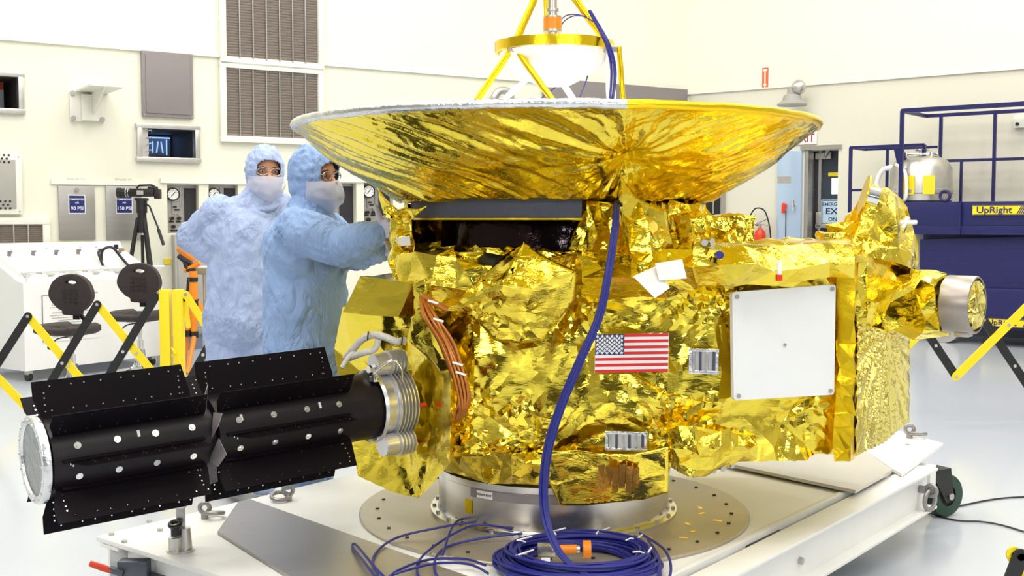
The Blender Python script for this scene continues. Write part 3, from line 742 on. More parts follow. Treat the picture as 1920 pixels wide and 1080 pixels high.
# ---- neck under the dish
def sector(r0, z0, r1, z1, a0, a1, n=40):
    vs = []; 
    for (r, z) in ((r0, z0), (r1, z1)):
        for i in range(n + 1):
            a = R(a0 + (a1 - a0) * i / n); vs.append(V(CX + r * math.cos(a), CY + r * math.sin(a), z))
    return vs, [(i, i + 1, n + 2 + i, n + 1 + i) for i in range(n)]
mb = MB(); mb.lathe([(.525, 1.447), (.545, 1.450), (.547, 1.512), (.52, 1.514)], (CX, CY, 0), seg=60, a0=R(196), a1=R(277.5), u=(1, 0, 0))
o = rel(mb.build('neck_band', M_band, sc)); o['label'] = 'bare dark grey curved band under the dish'
mb = MB(); mb.lathe([(.54, 1.444), (.551, 1.446), (.551, 1.452), (.54, 1.454)], (CX, CY, 0), seg=60, a0=R(196), a1=R(277.5), u=(1, 0, 0)); mb.build('edge_tape', M_gtape, o)
M_cav = mat('dark_cavity_film', (.02, .012, .012), .12, .9, var=.8, scale=5, bump=.5, bscale=14)
mb = MB(); mb.lathe([(.43, 1.31), (.42, 1.455)], (CX, CY, 0), seg=80); rel(mb.build('inner_cylinder', M_cav, sc))
wfoil('neck_blanket', sector(.575, 1.31, .55, 1.505, 279, 556, 60), M_goldS, size=.018, amp=.022, lam=.12, seed=21, thick=.004)
# slanted lip at the right end of the opening, curtain at its left end
wfoil('neck_blanket', ([P(1062, 470, 3.80), P(1096, 392, 3.82), P(1150, 380, 3.80), P(1200, 470, 3.78), P(1130, 500, 3.74)], [(0, 1, 2, 3, 4)]), M_goldS, size=.014, amp=.02, lam=.08, seed=22, thick=.004, smooth=False)
wfoil('neck_blanket', ([P(738, 405, 4.05), P(772, 392, 4.0), P(778, 480, 3.98), P(735, 520, 4.0), P(728, 450, 4.1)], [(0, 1, 2, 3, 4)]), M_goldS, size=.012, amp=.02, lam=.07, seed=23, thick=.004)
wfoil('neck_blanket', ([P(700, 345, 4.15), P(745, 392, 3.95), P(800, 390, 3.86), P(760, 420, 4.0), P(722, 400, 4.1)], [(0, 1, 2, 3, 4)]), M_goldS, size=.012, amp=.015, lam=.07, seed=24, thick=.004)
# long flap hanging down from the pinch beside the cables
wfoil('neck_flap', ([P(1163, 330, 3.62), P(1196, 372, 3.66), P(1245, 395, 3.72), P(1262, 470, 3.66), P(1228, 505, 3.58), P(1210, 517, 3.56), P(1178, 470, 3.60), P(1160, 380, 3.62)], [(0, 1, 2, 3, 4, 5, 6, 7)]), M_gold, size=.016, amp=.022, lam=.10, seed=25, thick=.004)

# ---- main body
ZB, ZD = .635, 1.345
pl_ = [(-.42, 4.12), (-.14, 3.82), (.28, 3.74), (.67, 3.66), (1.165, 3.86), (1.585, 4.50), (1.05, 5.02), (-.08, 5.05), (-.42, 4.70)]
def lev(z, k=1.0, extra=None): return [V(CX + (x - CX) * k, CY + (y - CY) * k, z) for x, y in pl_]
lvls = [lev(ZB + .0, .985), lev(ZB + .2, 1.0), lev(ZB + .46, 1.0), lev(ZD - .06, 1.0), lev(ZD, .955)]
bc, bd, bb = (.67, 3.66), (1.165, 3.86), (-.14, 3.82)
stl = [(tuple(onp(bb, bc, 1075, 545)), .028, .50, 11), (tuple(onp(bb, bc, 1010, 858)), .030, .46, 9), (tuple(onp(bb, bc, 1260, 810)), .028, .36, 9), (tuple(onp(bb, bc, 880, 560)), .028, .44, 9),
       (tuple(onp(bc, bd, 1500, 765)), .02, .22, 17), (tuple(onp(bb, bc, 1320, 520)), .03, .34, 15), (tuple(onp(bd, (1.585, 4.5), 1655, 640)), .03, .42, 26), (tuple(onp(bb, bc, 900, 800)), .03, .3, 12)]
body = wfoil('main_body', loft(lvls), M_goldL, size=.017, amp=.020, lam=.24, seed=2, st=stl, fine=.12, coarse=.16)
body['label'] = 'main body box wrapped in creased gold foil'
# corner strip of flat folded film on the right front corner
wfoil('corner_flap', loft([[V(p.x, p.y, z) for p in (P(1568, 600, 3.80), P(1600, 600, 3.77), P(1606, 600, 3.86), P(1572, 600, 3.86))] for z in (ZB - .01, .85, 1.1, 1.33)]), M_gtape, size=.03, amp=.006, lam=.1, seed=31)
wfoil('corner_flap', loft([[V(p.x, p.y, z) for p in (P(1606, 600, 3.86), P(1622, 600, 3.88), P(1624, 600, 3.93), P(1608, 600, 3.90))] for z in (ZB, .85, 1.1, 1.3)]), M_goldL, size=.03, amp=.008, lam=.1, seed=32)
# side pleated panel
A2, B2 = (1.165, 3.86), (1.585, 4.5)
sp = [onp(A2, B2, *q, .03) for q in ((1603, 622), (1703, 622), (1700, 800), (1602, 855))]
wfoil('side_panel', (sp, [(0, 1, 2, 3)]), M_goldV, size=.010, amp=.008, lam=.12, seed=33, thick=.004, coarse=.3, st=[(tuple(onp(A2, B2, 1652, 606, .03)), .030, .9, 54)])
# overhanging upper roll of foil along the front right
roll = loft([[P(x, y, Y) for x, y, Y in ring] for ring in (
    [(1300, 455, 3.72), (1300, 452, 3.55), (1302, 500, 3.50), (1306, 540, 3.58), (1310, 535, 3.72)],
    [(1400, 455, 3.78), (1400, 462, 3.60), (1402, 505, 3.52), (1406, 535, 3.62), (1406, 530, 3.76)],
    [(1500, 450, 3.90), (1500, 462, 3.68), (1502, 500, 3.62), (1504, 528, 3.68), (1504, 520, 3.85)],
    [(1590, 448, 4.0), (1598, 460, 3.76), (1598, 500, 3.73), (1598, 524, 3.76), (1594, 520, 3.92)])])
wfoil('upper_blanket_roll', roll, M_gold, size=.018, amp=.020, lam=.16, seed=34, fine=.15, coarse=.11)
roll2 = loft([[P(x, y, Y) for x, y, Y in ring] for ring in (
    [(1085, 475, 3.80), (1085, 470, 3.66), (1090, 520, 3.60), (1092, 560, 3.70), (1095, 550, 3.82)],
    [(1180, 470, 3.80), (1185, 480, 3.64), (1190, 520, 3.58), (1195, 560, 3.66), (1195, 545, 3.80)],
    [(1310, 455, 3.75), (1310, 458, 3.55), (1310, 500, 3.50), (1310, 545, 3.56), (1310, 540, 3.72)])])
wfoil('upper_blanket_roll', roll2, M_gold, size=.018, amp=.020, lam=.16, seed=35, fine=.15, coarse=.11)
# top box lids and instruments on the deck
wfoil('deck_box', hexa((P(1358, 440, 4.25).x, 4.25, 1.405), (.19, .16, .11)), M_goldS, size=.018, amp=.010, lam=.08, seed=36)
wfoil('deck_box', hexa((P(1230, 430, 4.0).x, 3.93, 1.40), (.22, .16, .12), -.2), M_goldS, size=.018, amp=.02, lam=.08, seed=37)
wfoil('deck_box', hexa((P(1265, 420, 4.0).x, 3.93, 1.46), (.13, .14, .10), .3), M_goldS, size=.018, amp=.02, lam=.07, seed=38)
wfoil('deck_box', hexa((P(1562, 437, 4.1).x, 4.1, 1.375), (.09, .1, .05)), M_goldS, size=.016, amp=.008, lam=.06, seed=39)
wfoil('deck_box', hexa((P(860, 496, 3.86).x, 3.86, P(860, 496, 3.86).z), (.15, .12, .08), .05), M_gold, size=.018, amp=.012, lam=.08, seed=40)
# dull lid plates on the deck
lid = [P(1365, 466, 3.72), P(1410, 452, 3.95), P(1590, 446, 4.1), P(1598, 462, 3.80), P(1480, 470, 3.68)]
wfoil('deck_lid', (lid, [(0, 1, 2, 3, 4)]), mat('pale_gold_film', (.86, .62, .22), .3, .9, var=.1), size=.03, amp=.008, lam=.12, seed=41, thick=.004)
# tent flap with its peak at the dark opening
tf = [P(980, 454, 3.66), P(1040, 492, 3.60), P(1078, 512, 3.58), P(1076, 560, 3.60), P(1015, 640, 3.66), P(930, 640, 3.68), P(860, 566, 3.70), P(905, 520, 3.70), P(945, 535, 3.58), P(1000, 540, 3.56)]
wfoil('peaked_flap', (tf, [(0, 8, 7), (0, 1, 9), (0, 9, 8), (1, 2, 9), (2, 3, 9), (3, 4, 9), (4, 5, 8, 9), (5, 6, 8), (6, 7, 8)]), M_gold, size=.015, amp=.010, lam=.13, seed=42, thick=.004,
      st=[(tuple(P(880, 565, 3.74)), .02, .3, 14)])
wfoil('shoulder_blanket', loft([[P(x, y, Y) for x, y, Y in ring] for ring in (
    [(738, 490, 4.0), (742, 480, 3.95), (748, 530, 3.92), (760, 560, 3.98)],
    [(810, 470, 3.9), (812, 475, 3.80), (815, 530, 3.78), (820, 585, 3.84)],
    [(905, 480, 3.84), (905, 505, 3.74), (900, 545, 3.74), (895, 590, 3.82)],
    [(960, 470, 3.82), (965, 500, 3.72), (965, 545, 3.70), (960, 580, 3.80)])]), M_gold, size=.016, amp=.016, lam=.14, seed=43, fine=.2, coarse=.10)
c = P(925, 492, 3.78)
o = rel(MB().cyl(c + V(-.04, .06, 0), c + V(.03, -.03, -.01), .035, seg=24).build('lens_tube', M_black, sc)); MB().sph(c + V(.03, -.045, -.012), .018, 14).build('lens', M_white, o)
# small deck fittings right of the flap
for (x, y, Y, r) in ((1317, 455, 3.55, .011), (1331, 452, 3.56, .009), (1331, 463, 3.54, .007), (1346, 478, 3.50, .012)):
    c = P(x, y, Y); rel(MB().cyl(c, c + V(.004, -.02, 0), r, seg=14).cyl(c, c + V(0, .03, 0), r * .6).build('connector_pin', M_steel if x != 1346 else M_cable, sc))
c = P(1461, 500, 3.56); o = rel(MB().cyl(c + V(0, 0, -.03), c + V(0, 0, .02), .008).build('drain_fitting', M_white, sc)); MB().cyl(c + V(0, 0, -.045), c + V(0, 0, -.025), .011).build('red_cap', M_red, o)
# ---- white square cover, flag, openings on the front
def facequad(A, B, pts, off): return [onp(A, B, x, y, off) for x, y in pts]
def rrect(q, r=.012, n=4):
    out = []
    for i in range(4):
        p = q[i]; a = (q[i - 1] - p).normalized() * r; b = (q[(i + 1) % 4] - p).normalized() * r
        for k in range(n + 1):
            t = k / n; out.append(p + a * (1 - t) ** 2 + b * t ** 2 )
    return out
DBC = (V(*bc, 0) - V(*bb, 0)).normalized(); NBC = V(DBC.y, -DBC.x, 0); DCD = (V(*bd, 0) - V(*bc, 0)).normalized(); NCD = V(DCD.y, -DCD.x, 0)
q = facequad(bc, bd, [(1373, 548), (1567, 533), (1564, 740), (1376, 751)], .055)
mb = MB(); mb.poly(rrect(q), .016, -NCD); o = rel(mb.build('cover_plate', M_plate, sc, ang=50)); o['label'] = 'square white radiator cover plate'
cw_ = (q[0] + q[2]) / 2
MB().box(cw_ - NCD * .03, (.26, .05, .28), Matrix.Rotation(math.atan2(DCD.y, DCD.x), 3, 'Z')).build('cover_mount', M_gtape, o)
for p in q:
    cc = p + (cw_ - p).normalized() * .022; MB().cyl(cc, cc + NCD * .006, .007, seg=12).build('screw', M_steel, o)
MB().cyl(cw_, cw_ + NCD * .006, .005, seg=12).build('screw', M_steel, o)
# flag
fq = facequad(bb, bc, [(1116, 627), (1254, 625), (1253, 697), (1115, 699)], .034)
M_flr = mat('flag_red', (.70, .02, .02), .5); M_flw = mat('flag_white', (.86, .86, .86), .5); M_flb = mat('flag_blue', (.02, .03, .12), .5)
def fpt(u, v, o=0): return fq[0].lerp(fq[1], u).lerp(fq[3].lerp(fq[2], u), v) + NBC * o
mb = MB()
mb.poly([fpt(0, 0), fpt(1, 0), fpt(1, 1), fpt(0, 1)], .004, -NBC).mi(0)
for i in range(13):
    if i % 2 == 0: mb.poly([fpt(0.004, i / 13, .0006), fpt(.996, i / 13, .0006), fpt(.996, (i + 1) / 13, .0006), fpt(.004, (i + 1) / 13, .0006)])
mb.mi(1)
flag = rel(mb.build('flag', [M_flw, M_flr], sc, smooth=False)); flag['label'] = 'flag decal of red and white stripes with a starred blue canton'
mb = MB(); mb.poly([fpt(0.002, 0, .001), fpt(.4, 0, .001), fpt(.4, 7 / 13, .001), fpt(.002, 7 / 13, .001)]).mi(0)
for r_ in range(9):
    for c_i in range(6 if r_ % 2 == 0 else 5):
        u = .4 * ((c_i * 2 + 1 + (r_ % 2)) / 12); v = 7 / 13 * ((r_ + 1) / 10); pts = []
        for k in range(10):
            a = PI * k / 5; rr = (.0125 if k % 2 == 0 else .0052); pts.append(fpt(u, v, .0016) + DBC * math.sin(a) * rr * .55 + V(0, 0, math.cos(a) * rr * .55))
        mb.poly(pts)
mb.mi(1); mb.build('canton', [M_flb, M_flw], flag, smooth=False)
# openings showing the louvres behind the foil
def opening(pts, A, B, N, off, bars, lab):
    q = facequad(A, B, pts, off); D = (q[1] - q[0]).normalized(); w = (q[1] - q[0]).length; h = (q[0] - q[3]).length; c = sum(q, V(0, 0, 0)) / 4
    rz = Matrix.Rotation(math.atan2(D.y, D.x), 3, 'Z'); mb = MB()
    for cc, d in ((D * 0 + V(0, 0, h / 2), (w + .012, .014, .010)), (V(0, 0, -h / 2), (w + .012, .014, .012)), (D * (-w / 2), (.01, .014, h)), (D * (w / 2), (.01, .014, h))): mb.box(c + cc, d, rz, .002)
    o = rel(mb.build('vent_opening', M_silv, sc)); o['label'] = lab
    MB().box(c - N * .003, (w, .004, h), rz).build('opening_back', M_steel2, o, smooth=False)
    for i in range(bars): 
        f = (i + .5) / bars; MB().box(c + D * (w * (f - .5)) + N * .002, (w / bars * .34, .010, h * .86), rz, .001).build('louvre', M_band if i % 2 else M_steel, o)
opening([(1296, 657), (1346, 655), (1342, 698), (1294, 698)], bb, bc, NBC, .03, 4, 'small rectangular opening right of the flag')
opening([(1140, 815), (1213, 810), (1208, 838), (1136, 846)], bb, bc, NBC, .03, 6, 'small rectangular opening below the flag')
# white tags
def tagcard(pts, name='paper_tag', m=M_paper):
    vs = [P(*p) for p in pts]; mb = MB(); mb.poly(vs, .002, (0, 1, 0)); return rel(mb.build(name, m, sc, smooth=False))
tagcard([(1187, 518, 3.50), (1232, 498, 3.52), (1256, 540, 3.47), (1228, 559, 3.45)])
tagcard([(1228, 494, 3.50), (1279, 486, 3.50), (1288, 522, 3.46), (1236, 526, 3.48)])
tagcard([(742, 446, 3.96), (768, 442, 3.96), (770, 460, 3.94), (752, 461, 3.94)])
# ---- lower skirt between body and ring
def conelev(r, z, n=40): return [V(CX + r * math.cos(2 * PI * i / n), CY + r * math.sin(2 * PI * i / n), z) for i in range(n)]
wfoil('lower_skirt', loft([conelev(.447, .535), conelev(.475, .58), conelev(.52, .66)], False, False), M_goldS, size=.017, amp=.018, lam=.09, seed=51)
ap = [P(1030, 842, 3.70), P(1130, 852, 3.68), P(1252, 838, 3.62), P(1257, 925, 3.66), P(1150, 942, 3.70), P(1050, 946, 3.74), P(1028, 900, 3.74)]
wfoil('lower_apron', (ap, [tuple(range(7))]), M_gold, size=.014, amp=.010, lam=.15, seed=52, thick=.004)
for i in range(6):
    x = 1122 + i * 13; mb = MB(); mb.poly([P(x, 872 + (i % 3) * 3, 3.625), P(x + 12, 870 + (i % 3) * 3, 3.625), P(x + 11, 922 - (i % 2) * 8, 3.66), P(x - 1, 923 - (i % 2) * 8, 3.66)], .003, (0, 1, 0)); rel(mb.build('kapton_strip', M_kap, sc, smooth=False))
wfoil('lower_bundle', loft([[P(x, y, Y) for x, y, Y in ring] for ring in (
    [(1252, 812, 3.62), (1256, 840, 3.60), (1262, 880, 3.68), (1256, 850, 3.8)],
    [(1300, 800, 3.58), (1305, 840, 3.56), (1300, 900, 3.66), (1300, 850, 3.8)],
    [(1350, 808, 3.60), (1352, 840, 3.58), (1345, 880, 3.68), (1345, 850, 3.8)],
    [(1420, 818, 3.70), (1420, 835, 3.66), (1415, 858, 3.70), (1415, 840, 3.8)])]), M_goldS, size=.014, amp=.02, lam=.08, seed=53)
for i in range(5):
    c = P(1296 + i * 17, 884 - i * 5, 3.70); rel(MB().cyl(c, c + V(.012, -.03, -.012), .008 + .003 * (i % 2), seg=12).cyl(c + V(0, 0, .01), c + V(0, -.015, .012), .005).build('connector', M_steel, sc))

# ---- instruments on the right end
ax = V(.76, -.65, 0); e1 = P(1808, 571, 3.98); s0_ = e1 - ax * .56
wfoil('telescope_sleeve', loft([[s0_ + ax * t + (V(.65, .76, 0) * math.cos(2 * PI * k / 16) + V(0, 0, 1) * math.sin(2 * PI * k / 16)) * r for k in range(16)] for t, r in ((-.1, .14), (.12, .125), (.3, .118), (.42, .117), (.492, .100))]), M_gold, size=.016, amp=.022, lam=.16, seed=61, fine=.15, coarse=.11)
mb = MB(); mb.lathe([(.098, .50), (.103, .505), (.103, .60), (.100, .605), (.094, .605), (.094, .50)], s0_, ax, 48)
tel = rel(mb.build('telescope_ring', mat('dull_titanium', (.36, .32, .28), .38, 1.0, var=.15, scale=20), sc)); tel['label'] = 'bare metal ring at the end of the telescope'
cp = [s0_ + ax * .60 + (V(.65, .76, 0) * math.cos(2 * PI * k / 24) + V(0, 0, 1) * math.sin(2 * PI * k / 24)) * .09 for k in range(24)]
o = foilobj('telescope_cap', cp, [tuple(range(24))], M_goldV, tel, size=.012, amp=.014, lam=.06, seed=62)
for k in range(20):
    a = 2 * PI * k / 20; d = V(.65, .76, 0) * math.cos(a) + V(0, 0, 1) * math.sin(a)
mb = MB()
cb = s0_ + ax * .56 + V(0, 0, -.104)
mb.box(cb, (.05, .05, .02), Matrix.Rotation(-.7, 3, 'Z'), .003).box(cb + V(-.05, .04, .01), (.03, .03, .018), Matrix.Rotation(-.7, 3, 'Z'), .003); mb.build('latch', M_steel, tel)
# tall instrument blob with tilted round cover
blob = loft([[P(x, y, Y) for x, y, Y in ring] for ring in (
    [(1540, 455, 4.15), (1600, 462, 3.95), (1700, 500, 4.05), (1722, 500, 4.35), (1640, 470, 4.6), (1560, 455, 4.5)],
    [(1555, 440, 4.15), (1605, 440, 4.0), (1690, 465, 4.05), (1722, 460, 4.3), (1650, 440, 4.5), (1570, 440, 4.4)],
    [(1590, 408, 4.15), (1620, 402, 4.02), (1680, 405, 4.05), (1708, 402, 4.25), (1650, 400, 4.4), (1598, 405, 4.3)],
    [(1622, 372, 4.12), (1640, 372, 4.05), (1680, 376, 4.08), (1690, 372, 4.2), (1660, 370, 4.3), (1625, 370, 4.25)],
    [(1638, 350, 4.12), (1645, 352, 4.08), (1668, 358, 4.10), (1674, 356, 4.18), (1662, 352, 4.24), (1640, 350, 4.2)])])
bl = wfoil('star_tracker_blanket', blob, M_goldS, size=.015, amp=.018, lam=.09, seed=63)
low = loft([[P(x, y, Y) for x, y, Y in ring] for ring in (
    [(1602, 640, 3.92), (1660, 632, 4.12), (1712, 620, 4.40), (1660, 600, 4.6)],
    [(1602, 560, 3.88), (1660, 560, 4.05), (1722, 560, 4.30), (1660, 540, 4.6)],
    [(1602, 480, 3.88), (1650, 478, 4.0), (1718, 490, 4.28), (1660, 470, 4.6)],
    [(1602, 448, 3.98), (1645, 445, 4.1), (1700, 450, 4.28), (1660, 445, 4.6)])])
wfoil('instrument_blanket', low, M_gold, size=.016, amp=.022, lam=.16, seed=64, fine=.15, coarse=.12)
c = P(1622, 366, 4.05); dn = V(-.95, .14, .26).normalized()
cov = rel(MB().cyl(c, c + dn * .006, .073, seg=36).build('round_cover', M_gtape, sc)); cov['label'] = 'tilted thin gold disc cover'
MB().cyl(c - dn * .004, c - dn * .045, .036, seg=24).build('cover_mount', M_chrome, cov)
c = P(1708, 417, 4.05); rel(MB().cyl(c - V(.04, 0, 0), c + V(.02, 0, .0), .008).cyl(c - V(.03, 0, .02), c - V(.01, 0, -.02), .008).build('white_fitting', M_white, sc))

# ---- heat shield skirt around the power source
Bp = P(728, 755, 4.0); Ap = P(66, 862, 3.25)
q_ = [(640, 583, 4.16), (795, 540, 3.96), (857, 682, 3.77), (857, 855, 3.77), (780, 940, 3.88), (668, 890, 4.16), (625, 640, 4.32)]
qf = [P(*a) for a in q_]; ctr = P(757, 745, 4.16); n_ = len(qf)
qb = [v.lerp(V(-.2, 4.35, .95), .5) + V(.05, .16, 0) for v in qf]
vs = qf + qb + [ctr]; fs = [(i, (i + 1) % n_, 2 * n_) for i in range(n_)] + [((i + 1) % n_, i, n_ + i, n_ + (i + 1) % n_) for i in range(n_)]
sh = wfoil('heat_shield', (vs, fs), M_goldL, size=.016, amp=.007, lam=.22, seed=71, st=[(tuple(ctr), .020, .38, 9), (tuple(qf[4]), .012, .3, 8)], coarse=.24)
sh['label'] = 'faceted gold foil heat shield around the power generator'
blk = [(668, 521, 3.96), (775, 532, 3.86), (750, 597, 3.86), (640, 583, 3.98)]
bf = [P(*a) for a in blk]; bk = [v + V(.10, .22, .0) for v in bf]
o = wfoil('shield_block', (bf + bk, [(0, 3, 2, 1), (0, 1, 5, 4), (4, 5, 6, 7), (3, 7, 6, 2), (0, 4, 7, 3)]), M_goldL, size=.02, amp=.004, lam=.16, seed=72, coarse=.14)
MB().poly([bf[1] + V(-.004, 0, 0), bf[2] + V(-.004, 0, 0), bk[2] + V(-.006, 0, 0), bk[1] + V(-.006, 0, 0)]).build('open_end', M_amber, o, smooth=False)
wfoil('shield_flap', ([P(778, 530, 3.84), P(797, 524, 3.80), P(800, 590, 3.78), P(858, 690, 3.745), P(830, 700, 3.80), P(770, 640, 3.90)], [tuple(range(6))]), M_goldL, size=.02, amp=.008, lam=.12, seed=73, thick=.004)
# copper harness
hs = None
for i in range(12):
    o_ = (i - 5.5) * 2.2; dd = -.010 * (i % 3); mb = MB()
    pts = [P(792 + o_ * .3, 556, 3.78), P(806 + o_ + 3 * math.sin(i * 5), 590, 3.725 + dd), P(834 + o_ + 3 * math.sin(i * 3), 640, 3.69 + dd), P(854 + o_, 690, 3.68 + dd), P(868 + o_ * .8 + 5 * math.sin(i * 2), 735, 3.68 + dd), P(864 + o_ * .7 + 4 * math.sin(i * 4), 772, 3.70 + dd), P(856 + o_ * .3, 790, 3.78)]
    mb.tube(bez(pts, 8), .0045, 7); o = rel(mb.build('harness_wire', M_coppr if i % 3 else M_copp2, sc))
for (x, y) in ((858, 682), (864, 700), (822, 600), (812, 566)):
    c = P(x, y, 3.655); rel(MB().box(c, (.036, .010, .007), Matrix.Rotation(.3, 3, 'Y'), .002).build('harness_tie', M_white, sc))
c0_ = P(800, 566, 3.76)
mb = MB(); mb.tube(bez([P(795, 555, 3.78), P(815, 568, 3.73), P(838, 580, 3.74)], 6), .011, 8); rel(mb.build('harness_wire', M_coppr, sc))

# ---- power generator
xa = (Bp - Ap).normalized(); LEN = (Bp - Ap).length; ya = V(0, 0, 1).cross(xa).normalized(); za = xa.cross(ya)
MR = Matrix((xa, ya, za)).transposed().to_4x4(); MR.translation = Ap
def rd(th, r, x): return V(x, -math.cos(R(th)) * r, math.sin(R(th)) * r)
mb = MB(); rb = .116
XM = .507
mb.lathe([(.001, .02), (rb, .02), (rb, XM - .015), (rb - .02, XM - .01), (rb - .02, XM + .01), (rb, XM + .015), (rb, 1.125), (.001, 1.125)], (0, 0, 0), (1, 0, 0), 64)
gen = mb.build('power_generator', M_rtg, sc, M=MR); rel(gen); gen['label'] = 'finned black cylinder power generator'
mb = MB(); mb.lathe([(.001, -.004), (.104, -.004), (.108, -.012), (.127, -.012), (.131, -.006), (.131, .010), (.123, .014), (.001, .014)], (0, 0, 0), (1, 0, 0), 64)
for k in range(16): a = 2 * PI * k / 16; mb.cyl((-.012, .118 * math.cos(a), .118 * math.sin(a)), (-.016, .118 * math.cos(a), .118 * math.sin(a)), .004, seg=8)
cap = mb.build('end_cap', M_silv, gen, M=MR); cap['label'] = 'round silver end cap'
M_capf = mat('cap_grey_face', (.20, .21, .22), .16, .8, var=.5, scale=18, bump=.25, bscale=40)
mb = MB(); mb.cyl((-.0045, 0, 0), (-.006, 0, 0), .104, seg=48); mb.build('cap_face', M_capf, cap, M=MR)
segs = [(.03, .485), (.53, 1.0)]
fi = 0
for th in (0, 42, 98, 135, 180, 225, 270, 315):
    for si, (x0, x1) in enumerate(segs):
        t = .0022; r0 = rb - .002; r1 = .226
        d = rd(th, 1, 0); n = rd(th + 90, 1, 0)
        x0_, x1_ = x0, x1
        mb = MB(); prof_ = [(x0_, r0), (x1_, r0), (x1_ + .0, r0 + .02), (x1_ - (.02 if th % 180 else 0), r1), (x0_ + (.0 if th % 180 == 0 else -.02), r1), (x0_ - .02, r0 + .06)]
        if th == 0: prof_ = [(x0_ + .03, r0), (x1_ - .02, r0), (x1_ - .02, r1 - .03), (x0_ + .06, r1 - .03)]
        mb.poly([V(x, 0, 0) + d * r - n * t / 2 for x, r in prof_], t, n)
        mb.box(V((x0_ + x1_) / 2, 0, 0) + d * (r0 + .006) + n * .006, ((x1_ - x0_) * .94, .010, .012), Matrix.Rotation(R(90) - R(th), 3, 'X') if False else Matrix((V(1, 0, 0), n, d)).transposed(), .002); mb.mi(0)
        k = int((x1_ - x0_) / .05)
        for j in range(k):
            x = x0_ + .03 + j * .05 + (.012 if j % 3 == 1 else 0)
            for rr in (r1 - .018, r0 + .022):
                if th == 0 and rr > .15: rr = .16
                p = V(x, 0, 0) + d * rr
                mb.cyl(p - n * .003, p + n * .003, .0026, seg=6)
        for xx in (x0_ + .012, x1_ - .034):
            for rr in (.135, .155, .175, .19):
                if th: p = V(xx, 0, 0) + d * rr; mb.cyl(p - n * .003, p + n * .003, .0026, seg=6)
        mb.mi(1); fin = mb.build('radiator_fin', [M_fin, M_chrome], gen, M=MR, ang=30)
for th in (22.5, -22.5, 67.5, 112.5):
    for si, (x0, x1) in enumerate(segs):
        for j in range(4):
            x = x0 + .06 + (x1 - x0 - .11) * j / 3; p = rd(th, rb, x); d = rd(th, 1, 0)
            mb = MB(); mb.cyl(p - d * .002, p + d * .003, .0105, seg=16).cyl(p, p + d * .006, .005, seg=8); mb.build('bolt', M_chrome, gen, M=MR)
for x in (.27, .60, .88):
    p = rd(26, rb + .001, x); mb = MB(); mb.box(p, (.008, .02, .003), Matrix((V(1, 0, 0), rd(116, 1, 0), rd(26, 1, 0))).transposed()); mb.build('white_mark', M_paper, gen, M=MR)
# mid joint gusset plates
for th in (22.5, -22.5, 67.5, -67.5):
    mb = MB(); d = rd(th, 1, 0); n = rd(th + 90, 1, 0); mb.poly([V(XM - .012, 0, 0) + d * (rb - .015) - n * .04, V(XM - .012, 0, 0) + d * (rb + .05) - n * .02, V(XM + .012, 0, 0) + d * (rb + .05) + n * .02, V(XM + .012, 0, 0) + d * (rb - .015) + n * .04], .002, (1, 0, 0)); mb.build('joint_bracket', M_greym, gen, M=MR, smooth=False)
# bare silver cooling collar at the inner end
x = 1.135; prof_ = [(rb + .012, x - .012), (rb + .016, x), (rb - .004, x + .012), (rb - .004, x + .05)]
for k in range(6): xx = x + .052 + k * .014; prof_ += [(rb - .006, xx), (rb + .010, xx + .002), (rb + .010, xx + .006), (rb - .006, xx + .008)]
prof_ += [(.001, x + .14)]
mb = MB(); mb.lathe(prof_, (0, 0, 0), (1, 0, 0), 64); col = mb.build('cooling_collar', M_rib, gen, M=MR, ang=25); col['label'] = 'ribbed bare aluminium collar'
for th in (78, -62):
    d = rd(th, 1, 0); cxx = x + .03; pr = [(.001, cxx - .03), (.038, cxx - .03), (.040, cxx + .02)]
    for k in range(5): xx = cxx + .025 + k * .014; pr += [(.036, xx), (.046, xx + .002), (.046, xx + .006), (.036, xx + .008)]
    pr += [(.001, cxx + .1)]
    mb = MB(); mb.lathe(pr, d * (rb + .035), (1, 0, 0), 32); mb.build('cooling_pod', M_rib, gen, M=MR, ang=25)
mb = MB(); mb.cyl(rd(70, rb + .03, x - .03), rd(70, rb + .03, x - .005), .016, seg=6).box(rd(55, rb + .015, x - .02), (.03, .03, .02), None, .003); mb.build('hex_fitting', M_chrome, gen, M=MR)
for th, xx in ((0, x + .13), (-75, x + .11)):
    mb = MB(); mb.cyl(rd(th, rb + .012, xx), rd(th, rb + .012, xx + .02), .008); mb.build('red_plug', M_red, gen, M=MR)
for pts, r in (([(648, 672, 3.86), (662, 655, 3.84), (680, 636, 3.82), (700, 628, 3.80), (722, 632, 3.78), (742, 640, 3.78), (757, 638, 3.82)], .0125), ([(655, 672, 3.84), (680, 662, 3.80), (702, 655, 3.79), (710, 636, 3.79)], .011), ([(700, 700, 3.84), (735, 676, 3.83), (752, 690, 3.84), (754, 712, 3.86)], .005), ([(640, 690, 3.80), (655, 668, 3.82), (668, 660, 3.84)], .008)):
    mb = MB(); mb.tube(bez([P(*p) for p in pts], 8), r, 12); mb.build('sleeved_hose', M_fabric if r > .006 else M_chrome, gen)
for (px_, py_) in ((690, 630), (731, 636), (754, 639)):
    c = P(px_, py_, 3.79); mb = MB(); mb.torus(c, (1, .1, -.1), .0145, .0025, 20, 6); mb.build('hose_tie', M_black, gen)

